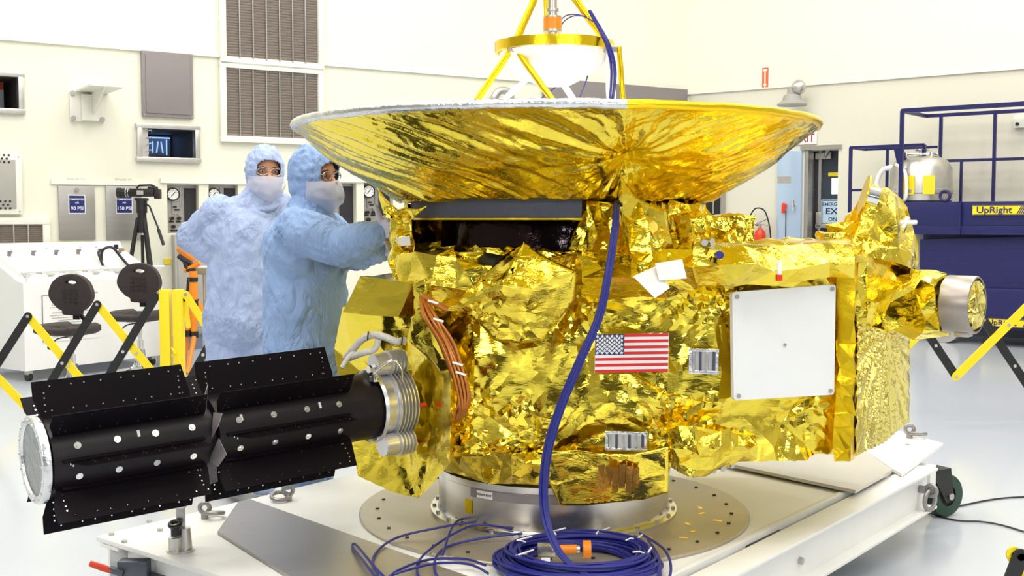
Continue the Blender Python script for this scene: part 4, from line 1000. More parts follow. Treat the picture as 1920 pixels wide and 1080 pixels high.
# ================================================================== adapter ring, turntable, dolly
ZP = .338
ar = thing('adapter_ring', 'brushed aluminium cylinder ring carrying the spacecraft on the turntable', 'ring', (CX, CY, ZP + .012))
mb = MB(); mb.lathe([(.42, 0), (.468, 0), (.468, .010), (.442, .014), (.437, .020), (.437, .150), (.443, .154), (.443, .176), (.437, .18), (.41, .18), (.41, 0)], (0, 0, 0), seg=128); mb.build('ring_body', M_alu, ar, ang=25)
mb = MB(); mb.lathe([(.437, .118), (.4385, .118), (.4385, .149), (.437, .149)], (0, 0, 0), seg=60, a0=R(226), a1=R(300), u=(1, 0, 0)); mb.build('dark_band', M_greym, ar)
for k in range(26):
    a = R(k * 360 / 26 + 4); mb = MB(); mb.cyl((.454 * math.cos(a), .454 * math.sin(a), .008), (.454 * math.cos(a), .454 * math.sin(a), .020), .008, seg=6); mb.build('bolt', M_steel, ar)
a = R(226); 
mb = MB(); mb.lathe([(.437, .120), (.4392, .120), (.4392, .146), (.437, .146)], (0, 0, 0), seg=8, a0=R(230), a1=R(239), u=(1, 0, 0)); lab_ = mb.build('paper_label', M_paper, ar)
text('NON FLIGHT', 'label_lettering', .011, M_black, lab_, (.4405 * math.cos(R(234.5)), .4405 * math.sin(R(234.5)), .133), (PI / 2, 0, R(234.5 + 90)), .0004)
mb = MB(); mb.lathe([(.437, .055), (.4385, .055), (.4385, .105), (.437, .105)], (0, 0, 0), seg=6, a0=R(222), a1=R(227), u=(1, 0, 0)); mb.build('gold_tape_patch', M_gtape, ar)
tt_ = thing('turntable', 'round tan metal turntable plate lying on the white dolly deck', 'plate', (CX, CY, ZP))
mb = MB(); mb.lathe([(.001, 0), (.735, 0), (.737, .002), (.737, .009), (.733, .012), (.001, .012)], seg=128); mb.build('round_plate', M_ttab, tt_, ang=25)
for k in range(30):
    a = R(k * 12 + 3); r_ = .67; mb = MB(); mb.cyl((r_ * math.cos(a), r_ * math.sin(a), .011), (r_ * math.cos(a), r_ * math.sin(a), .016), .007, seg=8); mb.build('bolt', M_black, tt_)
for k in range(9):
    a = R(290 + k * 8.5); r_ = .58 + .05 * math.sin(k * 2.3); mb = MB(); mb.box((r_ * math.cos(a), r_ * math.sin(a), .0125), (.03, .014, .001), Matrix.Rotation(k * 1.0, 3, 'Z')); mb.build('tape_scrap', M_gtape, tt_)

UD = V(.6225, .7826, 0).normalized(); VD = V(.7826, -.6225, 0).normalized(); D0 = V(-1.461, 3.89, 0)
RZD = math.atan2(VD.y, VD.x)
def dp(u, v, z=ZP): return D0 + UD * u + VD * v + V(0, 0, z)
dl = thing('dolly', 'white painted steel dolly platform carrying the spacecraft on casters', 'dolly', tuple(dp(1.77, .9, 0)), RZD)
# local frame of the dolly: x = VD, y = UD
def dq(u, v, z): return V(v - .9, u - 1.77, z)
def dpart(mb, name, m, par=None, **k): return mb.build(name, m, par or dl, **k)
def dbox(u0, u1, v0, v1, z0, z1, bev=.003): return MB().box2(dq(u0, v0, z0), dq(u1, v1, z1), bev)
dk = dpart(dbox(0, 3.5, 0.0, 1.80, ZP - .018, ZP - .0005), 'deck_plate', M_whitep)
for u in (.0, 3.0):
    pass
dpart(dbox(.02, 3.0, 1.795, 1.82, ZP - .05, ZP + .006), 'deck_edge_rail', M_whitep)
# corner plate raised, far right, and grey plate
mb = MB(); mb.poly([V(Matrix.Rotation(-RZD, 3, 'Z') @ (PZ(x, y, ZP + .014) - Vector(dl.location))).xyz if False else (Matrix.Rotation(-RZD, 3, 'Z') @ (PZ(x, y, ZP + .014) - Vector(dl.location))) for x, y in ((1769, 831), (1691, 888), (1671, 877), (1614, 838), (1560, 800), (1640, 795))], -.014, (0, 0, 1)); cpz = dpart(mb, 'corner_plate', M_whitep)
for u, v in ((3.3, 1.7), (3.1, 1.6), (3.35, 1.5)): MB().cyl(dq(u, v, ZP + .011), dq(u, v, ZP + .018), .012, seg=8).build('bolt', M_steel, cpz)
def ibeam(u0, u1, v, z0, z1, w=.11, t=.012):
    mb = MB(); mb.box2(dq(u0, v - w / 2, z1 - t), dq(u1, v + w / 2, z1), .002).box2(dq(u0, v - w / 2, z0), dq(u1, v + w / 2, z0 + t), .002).box2(dq(u0, v - t / 2, z0 + t), dq(u1, v + t / 2, z1 - t), 0); return mb
bm_ = dpart(ibeam(-.1, 2.96, 1.90, .15, ZP - .004), 'side_beam', M_whitep)
for u in (.75, .95, 1.6): MB().cyl(dq(u, 1.905, .23), dq(u, 1.92, .23), .014, seg=6).build('bolt', M_steel, bm_)
for z in (.19, .21, .24, .26): MB().cyl(dq(1.12, 1.905, z), dq(1.12, 1.909, z), .004, seg=8).build('bolt_hole', M_dark, bm_)
dpart(ibeam(.0, 3.45, .08, .15, ZP - .02), 'side_beam', M_whitep)
for u in (.1, 1.2, 2.3, 3.1): dpart(MB().box2(dq(u - .04, .1, .2), dq(u + .04, 1.89, ZP - .03), .003), 'cross_beam', M_whitep)
dpart(MB().box2(dq(2.30, 1.75, .20), dq(2.40, 1.86, .325), .003), 'blue_block', mat('blue_paint', (.10, .22, .5), .4))
dpart(MB().box2(dq(1.35, 1.76, .22), dq(1.62, 1.86, .325), .006), 'black_box', M_black)
# casters
def caster(u, v, rot):
    t = bpy.data.objects.new('caster', None); COL.objects.link(t); t.parent = dl; t.location = dq(u, v, 0); t.rotation_euler = (0, 0, rot)
    mb = MB(); mb.lathe([(.05, -.028), (.083, -.028), (.10, -.026), (.104, -.018), (.104, .018), (.10, .026), (.083, .028), (.05, .028)], (0, 0, .105), (0, 1, 0), 48); mb.build('tyre', mat('green_tyre', (.012, .05, .025), .4), t)
    mb = MB(); mb.lathe([(.015, -.03), (.03, -.03), (.04, -.02), (.075, -.018), (.084, -.024), (.084, .024), (.075, .018), (.04, .02), (.03, .03), (.015, .03)], (0, 0, .105), (0, 1, 0), 40); mb.build('wheel_hub', M_dark, t)
    mb = MB()
    for s in (-1, 1): mb.poly([(-.030, s * .036, .08), (.026, s * .036, .08), (.0, s * .036, .235), (-.13, s * .036, .235)], .006, (0, s, 0))
    mb.box((-.065, 0, .238), (.13, .084, .012)).cyl((0, -.045, .105), (0, .045, .105), .012, seg=6); mb.build('fork', M_black, t)
    MB().cyl((0, -.050, .105), (0, -.043, .105), .018, seg=6).build('axle_bolt', M_steel, t)
    return t
caster(3.42, 1.84, 1.14); caster(.35, .3, .4); caster(3.2, .3, .9); caster(.3, 1.6, .2)
def eyebolt(base, ringdir, up=V(0, 0, 1), s=1.0):
    base = Vector(base); mb = MB(); mb.cyl(base, base + up * .022 * s, .014 * s, seg=12); c = base + up * .040 * s; side = up.cross(ringdir).normalized()
    mb.torus(c, side, .018 * s, .0085 * s, 28, 10); t = mb.build('eye_bolt', M_greyl2, None)
    rr = .034 * s; c2 = c + ringdir.normalized() * rr
    nrm = (up * .9 + side * .2).normalized() if abs(up.z) > .5 else (V(0, 0, 1).cross(ringdir) + up * .3).normalized()
    MB().torus(c2 + V(0, 0, -.012 * s if abs(up.z) > .5 else 0), nrm, rr, .008 * s, 32, 10).build('ring', M_greyl2, t)
    return t
M_greyl2 = mat('galvanised_shackle', (.33, .31, .31), .4, .7, var=.2, scale=30)
def toDl(t): t.parent = dl; t.matrix_parent_inverse = (Matrix.Translation(dl.location) @ Matrix.Rotation(RZD, 4, 'Z')).inverted()
for (px, py, rdx, s) in ((384, 972, (1, .1, -.25), 1.0), (541, 938, (-1, -.35, -.28), 1.0), (1705, 822, (1, -.15, -.2), 1.15)):
    b = PZ(px, py, ZP + (.012 if px > 1500 else 0)); toDl(eyebolt(b, V(*rdx), s=s))
e = D0 + UD * 2.86 + VD * 1.909 + V(0, 0, .25)
toDl(eyebolt(e, V(-.1, 0, -1), VD, 1.25))
# lock pin pedestal
b = PZ(338, 1032, ZP)
t = bpy.data.objects.new('lock_pedestal', None); COL.objects.link(t); t.parent = dl; t.location = dl.matrix_world.inverted() @ b
t.location = Matrix.Rotation(-RZD, 3, 'Z') @ (b - Vector(dl.location)); t.rotation_euler = (0, 0, -RZD)
MB().cyl((0, 0, 0), (0, 0, .006), .046, seg=32).cyl((0.012, .01, 0), (0.012, .01, .075), .026, .02, seg=24).cyl((-.012, -.015, 0), (-.012, -.015, .05), .022, seg=24).build('pedestal_base', M_steel2, t)
MB().box((0.0, .012, .09), (.03, .012, .13), None, .004).box((0, .012, .152), (.036, .03, .02), None, .004).build('lever_arm', M_steel2, t)
MB().cyl((-.01, -.02, .055), (-.01, -.02, .085), .014).torus((-.01, -.02, .095), (0, -.35, 1), .016, .008, 28, 10).build('black_knob', M_black, t)
for (px, py) in ((209, 1003), (300, 995), (280, 979), (233, 1017)):
    b = PZ(px, py, ZP); o = MB().cyl((0, 0, 0), (0, 0, .008), .011, seg=6).build('bolt', M_steel, dl); o.location = Matrix.Rotation(-RZD, 3, 'Z') @ (b - Vector(dl.location))
# toggle clamp with red grip under the near left edge
b = PZ(235, 1071, .27)
t = bpy.data.objects.new('toggle_clamp', None); COL.objects.link(t); t.parent = dl; t.location = Matrix.Rotation(-RZD, 3, 'Z') @ (b - Vector(dl.location)); t.rotation_euler = (0, 0, -RZD)
MB().box((.02, .03, 0), (.10, .05, .06), None, .004).box((-.03, 0, 0), (.05, .02, .02), Matrix.Rotation(.3, 3, 'Y'), .003).box((.06, .05, -.04), (.14, .06, .03), None, .004).build('clamp_body', mat('clamp_steel', (.1, .11, .13), .4, .6), t)
MB().tube([(-.04, 0, .0), (-.07, -.005, .012), (-.115, -.01, .03)], [.009, .012, .010], 10).build('red_grip', mat('grip_red', (.72, .06, .02), .45), t)

# loose plates lying on the deck
def plate(name, label, pts, th, m, z, cat='plate'):
    ps = [PZ(x, y, z) for x, y in pts]; c = sum(ps, V(0, 0, 0)) / len(ps); mb = MB(); mb.poly([p - c for p in ps], -th, (0, 0, 1)); o = mb.build(name, m, None, smooth=False); o.location = c; return tag(o, label, cat)
plate('metal_plate', 'long bare grey metal plate lying across the near left of the dolly deck', [(408, 996), (447, 940), (470, 936), (900, 1088), (640, 1140)], .010, M_brown, ZP + .012)
plate('grey_plate', 'pale grey trapezoid plate on the dolly below the white cover plate', [(1352, 866), (1500, 835), (1602, 828), (1672, 881), (1604, 919)], .014, mat('pale_grey_plate', (.58, .55, .5), .3, .3, var=.06, scale=2), ZP + .026)

# ================================================================== blue cables
def strandset(base, n, spread, r, name, par, m=M_cable, seed=1, tw=2.0):
    rs = random.Random(seed)
    bp = bez(base, 14); L = len(bp)
    for i in range(n):
        a0 = rs.random() * 6.28; rr = spread * (.35 + .65 * rs.random()); pts = []
        for j, p in enumerate(bp):
            t = j / L; s_ = rr * (1 + .8 * math.sin(PI * t) * rs.uniform(.9, 1.1))
            a = a0 + t * tw; pts.append(p + V(math.cos(a) * s_, math.sin(a) * s_ * .6, 0))
        MB().tube(pts, r, 7).build(name, m, par)
hb = thing('cable_bundle', 'bundle of blue cables hanging from under the dish down to the coil on the turntable', 'cable', tuple(PZ(1030, 1010, ZP + .02)))
base = [P(1160, 372, 3.90), P(1156, 384, 3.62), P(1153, 420, 3.52), P(1143, 490, 3.47), P(1123, 590, 3.46), P(1085, 680, 3.46), P(1052, 760, 3.47), P(1030, 830, 3.48), P(1020, 900, 3.50), P(1022, 960, 3.48), P(1036, 1010, 3.42), P(1062, 1050, 3.36), P(1120, 1090, 3.30)]
loc = Vector(hb.location); strandset([p - loc for p in base], 11, .008, .0042, 'cable_strand', hb, seed=3)
ub = part('upper_cable', None, sc); rel(ub)
base = [P(1105, 20, 4.1), P(1122, 50, 4.1), P(1140, 85, 4.08), P(1150, 125, 4.1), P(1150, 160, 4.15), P(1146, 200, 4.25), P(1148, 240, 4.3)]
strandset(base, 5, .005, .0045, 'cable_strand', ub, seed=5)
for pts in ([(1051, 38, 4.36), (1062, 29, 4.3), (1080, 27, 4.2), (1098, 32, 4.15), (1112, 40, 4.1)], [(1048, 62, 4.36), (1056, 42, 4.3), (1075, 30, 4.2), (1100, 31, 4.14)], [(1128, 107, 4.2), (1112, 112, 4.2), (1086, 130, 4.25)], [(1128, 107, 4.2), (1108, 125, 4.2), (1098, 155, 4.25), (1086, 186, 4.35), (1080, 215, 4.4)], [(1068, 144, 4.3), (1040, 165, 4.3), (1010, 190, 4.4), (1000, 215, 4.4)]):
    MB().tube(bez([P(*p) for p in pts], 8), .0025, 6).build('thin_cable', M_cable, ub)
cc = PZ(1082, 1060, ZP + .012)
co_ = thing('cable_coil', 'large coil of blue cable lying on the front of the turntable', 'cable', tuple(cc))
rs = random.Random(11)
for i in range(40):
    r_ = .165 + .10 * rs.random(); h = .008 + .05 * (1 - abs(r_ - .215) / .05 if abs(r_ - .215) < .05 else 0) * rs.random() + .012 * rs.random(); ox, oy = rs.uniform(-.008, .008), rs.uniform(-.012, .012)
    pts = [V(ox + r_ * (1 + .02 * math.sin(3 * a + i)) * math.cos(a), oy + r_ * .86 * math.sin(a), h + .005 * math.sin(2 * a + i)) for a in [2 * PI * k / 60 for k in range(60)]]
    MB().tube(pts, .0048, 7, closed=True).build('coil_turn', M_cable, co_)
for k, (a, rr) in enumerate(((.55, .21), (1.9, .21), (2.7, .2), (-.3, .2), (3.6, .2), (1.2, .22))):
    c = V(rr * math.cos(a), rr * .86 * math.sin(a), .05); MB().tube([c + V(-.02 * math.cos(a), -.02 * math.sin(a), .006), c + V(0, 0, .01), c + V(.025 * math.cos(a), .022 * math.sin(a), .004), c + V(.04, .01, .02)], .0028, 6).build('white_tie', M_paper, co_)
# stray loops on the left
for i, pts in enumerate(([(960, 985), (900, 978), (820, 990), (740, 1010), (700, 1045), (712, 1085)], [(960, 992), (890, 985), (820, 1020), (782, 1060), (800, 1110)], [(980, 1000), (900, 1010), (830, 1030), (815, 1070), (850, 1110)], [(910, 1060), (870, 1048), (800, 1050), (745, 1070), (715, 1090), (680, 1050), (661, 1026), (668, 1022), (700, 1060), (730, 1092)], [(915, 1075), (880, 1058), (820, 1056), (760, 1070), (730, 1080)], [(960, 980), (880, 972), (850, 985), (830, 1040)])):
    q = [PZ(x, y, ZP + .030 + .012 * math.sin(j * 1.3 + i)) - cc for j, (x, y) in enumerate(pts)]
    MB().tube(bez(q, 10), .0042, 7).build('loose_loop', M_cable, co_)
for i, pts in enumerate(([(1200, 1000), (1245, 1030), (1258, 1070), (1240, 1110)], [(1190, 1005), (1230, 1040), (1240, 1100)], [(1215, 1012), (1236, 1050), (1228, 1110)])):
    q = [PZ(x, y, ZP + .035) - cc for x, y in pts]; MB().tube(bez(q, 8), .0045, 7).build('loose_loop', M_cable, co_)
cn = thing('cable_connector', 'silver and orange cable connector lying inside the blue coil', 'connector', tuple(PZ(1040, 1030, ZP + .06)))
f_ = (PZ(1090, 1032, ZP + .06) - PZ(1000, 1022, ZP + .06)).normalized()
a0 = V(-.03, 0, 0)
MB().box(a0, (.05, .035, .035), None, .004).cyl(a0 + V(.025, 0, 0), a0 + V(.11, 0, 0), .013).cyl(a0 + V(.02, 0, 0), a0 + V(.03, 0, 0), .026).build('connector_shell', M_steel2, cn)
MB().cyl(a0 + V(.12, 0, 0), a0 + V(.145, 0, 0), .028, seg=28).cyl(a0 + V(.04, 0, 0), a0 + V(.10, 0, 0), .0145).build('orange_cap', M_orange, cn)
mb = MB(); mb.box((-.03, -.05, -.03), (.028, .002, .035), Matrix.Rotation(-.5, 3, 'X')); o = mb.build('paper_tag', M_paper, cn)
# ================================================================== people
M_cov = mat('coverall_fabric', (.27, .40, .68), .75, var=.05, scale=3, bump=.15, bscale=30)
M_cov2 = mat('coverall_fabric_pale', (.40, .49, .73), .75, var=.05, scale=3, bump=.15, bscale=30)
M_skin = mat('skin', (.52, .24, .13), .5, var=.1, scale=12)
M_mask = mat('face_veil', (.72, .72, .82), .6, var=.03, alpha=.38)
M_glove = mat('latex_glove', (.60, .58, .74), .35, var=.05)
M_eye = mat('eye_white', (.42, .36, .34), .3)
M_hair = mat('eyebrow_dark', (.04, .02, .015), .6)
def crease(m, sc=7.0, st=.45):
    n, l = m.node_tree.nodes, m.node_tree.links; b = n['Principled BSDF']; tc = n.new('ShaderNodeTexCoord')
    mp = n.new('ShaderNodeMapping'); mp.inputs['Scale'].default_value = (1.5, 1.5, .7); mp.inputs['Rotation'].default_value = (.4, .5, .3); l.new(tc.outputs['Object'], mp.inputs['Vector'])
    z = n.new('ShaderNodeTexNoise'); z.inputs['Scale'].default_value = sc; z.inputs['Detail'].default_value = 4; z.inputs['Distortion'].default_value = .8; l.new(mp.outputs['Vector'], z.inputs['Vector'])
    a = n.new('ShaderNodeMath'); a.operation = 'SUBTRACT'; a.inputs[1].default_value = .5; l.new(z.outputs['Fac'], a.inputs[0])
    c = n.new('ShaderNodeMath'); c.operation = 'ABSOLUTE'; l.new(a.outputs[0], c.inputs[0])
    bp = n.new('ShaderNodeBump'); bp.inputs['Strength'].default_value = st; bp.inputs['Distance'].default_value = .12; l.new(c.outputs[0], bp.inputs['Height']); l.new(bp.outputs['Normal'], b.inputs['Normal'])
crease(M_cov); crease(M_cov2)
def remesh(mb, vox, smooth=6):
    me = bpy.data.meshes.new('tmp'); bmesh.ops.recalc_face_normals(mb.bm, faces=mb.bm.faces); mb.bm.to_mesh(me); mb.bm.free()
    o = bpy.data.objects.new('tmp', me); COL.objects.link(o)
    m = o.modifiers.new('r', 'REMESH'); m.mode = 'VOXEL'; m.voxel_size = vox
    m = o.modifiers.new('s', 'SMOOTH'); m.iterations = smooth; m.factor = .5
    dg = bpy.context.evaluated_depsgraph_get(); dg.update(); r = bpy.data.meshes.new_from_object(o.evaluated_get(dg))
    bpy.data.objects.remove(o); bpy.data.meshes.remove(me); return r
def limb(mb, pts, rs, seg=18):
    for i in range(len(pts) - 1):
        a, b = Vector(pts[i]), Vector(pts[i + 1]); 
        mb.cyl(a, b, rs[i], rs[i + 1], seg=seg)
    for p, r in zip(pts, rs): mb.sph(p, r * .995, seg)
def wrinkle(me, amp, lam, seed, cent=()):
    n = len(me.vertices); co = np.empty(n * 3); me.vertices.foreach_get('co', co); co = co.reshape(-1, 3)
    no = np.empty(n * 3); me.vertex_normals.foreach_get('vector', no); no = no.reshape(-1, 3)
    h = folds(co, seed, lam, 8, .3) * amp + folds(co, seed + 3, lam * .45, 8, .4) * amp * .5
    if cent: h += stars(co, no, cent)
    co = co + no * h[:, None]; me.vertices.foreach_set('co', co.reshape(-1)); me.polygons.foreach_set('use_smooth', [True] * len(me.polygons)); me.update()
def hand(mb, w, d, side, k=1.0, curl=.5, thumb=1):
    """five fingered hand: w wrist, d pointing direction, side = direction from little finger to index"""
    w = Vector(w); d = Vector(d).normalized(); s = (Vector(side) - d * Vector(side).dot(d)).normalized(); nn = d.cross(s) * thumb
    pc = w + d * .05
    for t in (-.028, -.01, .01, .028): mb.cyl(w + s * t * .7, w + d * .088 + s * t, .012 * k, .0105 * k, seg=10); mb.sph(w + d * .088 + s * t, .0105 * k, 10)
    for j, (t, L) in enumerate(((-.030, .062), (-.010, .078), (.010, .084), (.030, .074))):
        p = w + d * .086 + s * t; dirv = d.copy()
        for q, f in enumerate((.42, .33, .25)):
            dirv = (dirv + nn * curl * (.5 + .12 * j)).normalized(); p2 = p + dirv * L * f; mb.cyl(p, p2, (.0092 - q * .0008) * k, (.0086 - q * .0008) * k, seg=10); mb.sph(p2, (.0085 - q * .0008) * k, 10); p = p2
    p = w + d * .025 + s * .026; dirv = (d * .6 + s * .75 + nn * .3).normalized()
    for q, L in enumerate((.045, .032, .026)):
        p2 = p + dirv * L; mb.cyl(p, p2, (.0125 - q * .0016) * k, (.0110 - q * .0016) * k, seg=10); mb.sph(p2, (.0108 - q * .0016) * k, 10); p = p2; dirv = (dirv + d * .35 + nn * .2).normalized()
def person(label, c, J, face, up, seed, cov, depth_w=1.0, glasses=True):
    """J: joints in world space; face: forward vector of the head"""
    t = thing('person', label, 'person', tuple(c)); L = Vector(c); J = {k: Vector(v) - L for k, v in J.items()}
    f = Vector(face).normalized(); u = (Vector(up) - f * Vector(up).dot(f)).normalized(); r = f.cross(u); H = J['head']
    RH = Matrix((r, f, u)).transposed(); qh = RH.to_quaternion()
    hp = lambda x, y, z: H + RH @ V(x, y, z)
    # ---- body
    mb = MB(); mb.sph(hp(0, -.01, .025), (.076, .098, .095), 28, qh); mb.sph(hp(0, .02, -.045), (.058, .072, .068), 24, qh); mb.sph(hp(0, .055, -.085), (.028, .025, .022), 14, qh)
    mb.cyl(hp(0, .085, .012), hp(0, .115, -.028), .009, .014, seg=12); mb.sph(hp(0, .110, -.030), .0135, 12)
    for s in (-1, 1):
        mb.sph(hp(s * .034, .074, .026), (.026, .014, .010), 12, qh); mb.sph(hp(s * .04, .058, -.03), (.024, .026, .022), 14, qh); mb.sph(hp(s * .076, -.012, -.01), (.010, .020, .032), 14, qh)
    mb.sph(hp(0, .083, -.060), (.024, .012, .007), 12, qh); mb.sph(hp(0, .082, -.071), (.020, .012, .007), 12, qh)
    mb.cyl(hp(0, -.02, -.05), J['neck'], .052, .058)
    limb(mb, [J['neck'], J['chest'], J['waist'], J['pelvis']], [.07, .135, .125, .135])
    limb(mb, [J['shL'], J['elL'], J['wrL']], [.055, .042, .028]); limb(mb, [J['shR'], J['elR'], J['wrR']], [.055, .042, .028])
    mb.cyl(J['shL'], J['shR'], .06); 
    limb(mb, [J['hipL'], J['knL'], J['anL']], [.088, .06, .042]); limb(mb, [J['hipR'], J['knR'], J['anR']], [.088, .06, .042])
    for a in ('anL', 'anR'):
        d = V(f.x, f.y, 0).normalized(); mb.sph(J[a] + d * .07 + V(0, 0, -.045), (.045, .12, .035), 16, d.to_track_quat('Y', 'Z'))
    for w, dd, sd, th in (('wrL', 'hdL', 'sdL', 1), ('wrR', 'hdR', 'sdR', 1)):
        if dd in J: hand(mb, J[w], (J[dd] - J[w]), J[sd] + L, .85, thumb=J.get('tw' + w, V(0, 0, 1)).length > -1 and 1)
    me = remesh(mb, .0065, 3); wrinkle(me, .0006, .03, seed); body = link('body', me, M_skin, t)
    # eyes
    for s in (-1, 1):
        MB().sph(hp(s * .033, .077, .008), (.0135, .010, .0055), 16, qh).mi(0).sph(hp(s * .033, .0845, .008), (.005, .004, .0045), 12).mi(1).build('eye', [M_eye, M_black], body)
        MB().tube([hp(s * .015, .092, .026), hp(s * .034, .092, .032), hp(s * .054, .080, .026)], [.003, .0042, .002], 8).build('eyebrow', M_hair, body)
    # ---- coverall
    mb = MB(); limb(mb, [J['neck'] + V(0, 0, -.01), J['chest'], J['waist'], J['pelvis']], [.10, .185, .180, .185], 24)
    sx = (J['shR'] - J['shL']).normalized(); 
    for p, rr, ww in (('chest', .155, .23), ('waist', .155, .20), ('pelvis', .165, .205)):
        q = Matrix((sx, V(0, 0, 1).cross(sx).normalized(), V(0, 0, 1))).transposed().to_quaternion(); mb.sph(J[p], (ww * depth_w, rr, .20), 24, q)
    limb(mb, [J['shL'], J['elL'], J['wrL']], [.098, .082, .050]); limb(mb, [J['shR'], J['elR'], J['wrR']], [.098, .082, .050])
    limb(mb, [J['hipL'], J['knL'], J['anL'] + V(0, 0, .02)], [.128, .105, .088]); limb(mb, [J['hipR'], J['knR'], J['anR'] + V(0, 0, .02)], [.128, .105, .088])
    for a in ('anL', 'anR'):
        d = V(f.x, f.y, 0).normalized(); mb.sph(J[a] + d * .06 + V(0, 0, -.03), (.062, .15, .055), 16, d.to_track_quat('Y', 'Z'))
    me = remesh(mb, .009, 5)
    cent = [(tuple(J['elL']), .02, .26, 9), (tuple(J['elR']), .02, .26, 9), (tuple(J['pelvis']), .018, .4, 12), (tuple(J['shL']), .014, .3, 10), (tuple(J['shR']), .014, .3, 10)]
    wrinkle(me, .020, .19, seed, cent); wrinkle(me, .007, .075, seed + 31); link('coverall', me, cov, t)
    # front seam
    # ---- hood with a face opening
    mb = MB(); mb.sph(V(0, 0, 0), 1, 72); bm = mb.bm
    kill = []
    for v in bm.verts:
        d = v.co.normalized(); opening = d.y > .45 and abs(d.x) < .80 and d.z > -.55 and (d.x / .62) ** 2 + ((d.z - .02) / .42) ** 2 < 1
        if opening: kill.append(v)
    bmesh.ops.delete(bm, geom=kill, context='VERTS')
    for v in bm.verts:
        d = v.co.copy(); nz_ = .010 * noise.noise(d * 5 + V(seed, 0, 0)) + .006 * abs(noise.noise(d * 11 + V(0, seed, 0)))
        p = V(d.x * (.097 + nz_), d.y * (.118 + nz_) - .008, d.z * (.128 + nz_) + .012)
        if d.z < -.3: k = (-d.z - .3); p.x *= 1 + k * .35; p.y *= 1 + k * .12; p.z -= k * .03
        v.co = hp(*p)
    hood = mb.build('hood', cov, t, ang=180); sm = hood.modifiers.new('t', 'SOLIDIFY'); sm.thickness = .004
    mb = MB(); lv = [(.080, -.07), (.092, -.11), (.108, -.15), (.122, -.185), (.118, -.22)]
    nk = 40; rows = []
    base_c = J['neck']
    for j, (rr, dz) in enumerate(lv):
        row = []
        for i in range(nk):
            a = 2 * PI * i / nk; w_ = 1 + .05 * math.sin(5 * a + seed + j * .6) + .03 * math.sin(11 * a)
            cc = hp(0, -.01, dz) if j < 3 else base_c.lerp(hp(0, -.01, dz), .3) + V(0, 0, -.0)
            row.append(mb.bm.verts.new(cc + sx * math.cos(a) * rr * w_ * (1.0 if j < 3 else 1.12) + V(0, 0, 1).cross(sx) * math.sin(a) * rr * w_ * .95 + V(0, 0, -.012 * j * math.sin(a) ** 2)))
        rows.append(row)
    for j in range(len(lv) - 1):
        for i in range(nk): mb.bm.faces.new((rows[j][i], rows[j][(i + 1) % nk], rows[j + 1][(i + 1) % nk], rows[j + 1][i]))
    hc = mb.build('hood_cape', cov, t, ang=180); sm = hc.modifiers.new('t', 'SOLIDIFY'); sm.thickness = .004
    # ---- veil over nose and mouth
    mb = MB(); rows = []
    for j in range(13):
        v_ = j / 12; row = []
        for i in range(25):
            a = R(-74 + 148 * i / 24); rr = .098 + .032 * math.sin(PI * v_) * math.cos(a) ** 2 + .011 * noise.noise(V(i * .55, j * .3, seed)); zz_ = -.010 - .150 * v_ * (1 - .28 * abs(math.sin(a))) - .012 * abs(math.sin(a)) * (1 - v_)
            if v_ > .7: rr *= 1 - (v_ - .7) * .9
            row.append(mb.bm.verts.new(hp(math.sin(a) * rr * .98, math.cos(a) * (rr + .024) - .004, zz_)))
        rows.append(row)
    for j in range(12):
        for i in range(24): mb.bm.faces.new((rows[j][i], rows[j][i + 1], rows[j + 1][i + 1], rows[j + 1][i]))
    vl = mb.build('face_mask', M_mask, t, ang=180); vl.modifiers.new('t', 'SOLIDIFY').thickness = .0012
    if glasses:
        mb = MB()
        for s in (-1, 1):
            ring_ = [hp(s * .034 + .028 * math.cos(a), .100 + .0 - .006 * abs(math.cos(a)), .008 + .019 * math.sin(a)) for a in [2 * PI * k / 28 for k in range(28)]]; mb.tube(ring_, .0018, 6, closed=True)
            mb.tube([hp(s * .062, .095, .012), hp(s * .080, .05, .012), hp(s * .084, -.02, .006)], .0018, 6)
        mb.tube([hp(-.008, .102, .012), hp(.008, .102, .012)], .0018, 6); mb.build('glasses', M_steel, t)
    # ---- gloves
    for w, dd, sd in (('wrL', 'hdL', 'sdL'), ('wrR', 'hdR', 'sdR')):
        if dd not in J: continue
        mb = MB(); hand(mb, J[w], (J[dd] - J[w]), J[sd] + L, 1.12); mb.cyl(J[w] - (J[dd] - J[w]).normalized() * .06, J[w] + (J[dd] - J[w]).normalized() * .02, .042, .034)
        me = remesh(mb, .0045, 2); wrinkle(me, .0012, .03, seed + 7); link('glove', me, M_glove, t)
    return t
Y1 = 4.93
J1 = dict(head=P(590, 330, Y1), neck=P(580, 392, Y1 + .01), chest=P(572, 470, Y1), waist=P(572, 570, Y1), pelvis=P(575, 668, Y1),
    shL=P(600, 425, Y1 + .16), elL=P(665, 475, Y1 + .02), wrL=P(722, 466, Y1 - .42), hdL=P(752, 455, Y1 - .62), sdL=V(0, 0, 1),
    shR=P(555, 432, Y1 - .17), elR=P(640, 462, Y1 - .30), wrR=P(716, 436, Y1 - .55), hdR=P(748, 412, Y1 - .68), sdR=V(-.3, 0, 1),
    hipL=P(590, 680, Y1 + .10), knL=P(588, 835, Y1 + .10), anL=V(0, 0, 0), hipR=P(568, 680, Y1 - .08), knR=P(572, 835, Y1 - .10), anR=V(0, 0, 0))
c1 = V(P(575, 600, Y1).x, Y1, 0); J1['anL'] = V(J1['knL'].x - .02, Y1 + .12, .10); J1['anR'] = V(J1['knR'].x - .03, Y1 - .10, .10)
J1['sdL'] = J1['sdL']; 
person('technician in blue coverall and hood reaching with both gloved hands into the gold spacecraft', c1, J1, (.86, -.46, -.10), (0, 0, 1), 11, M_cov, 1.0)
Y2 = 5.85
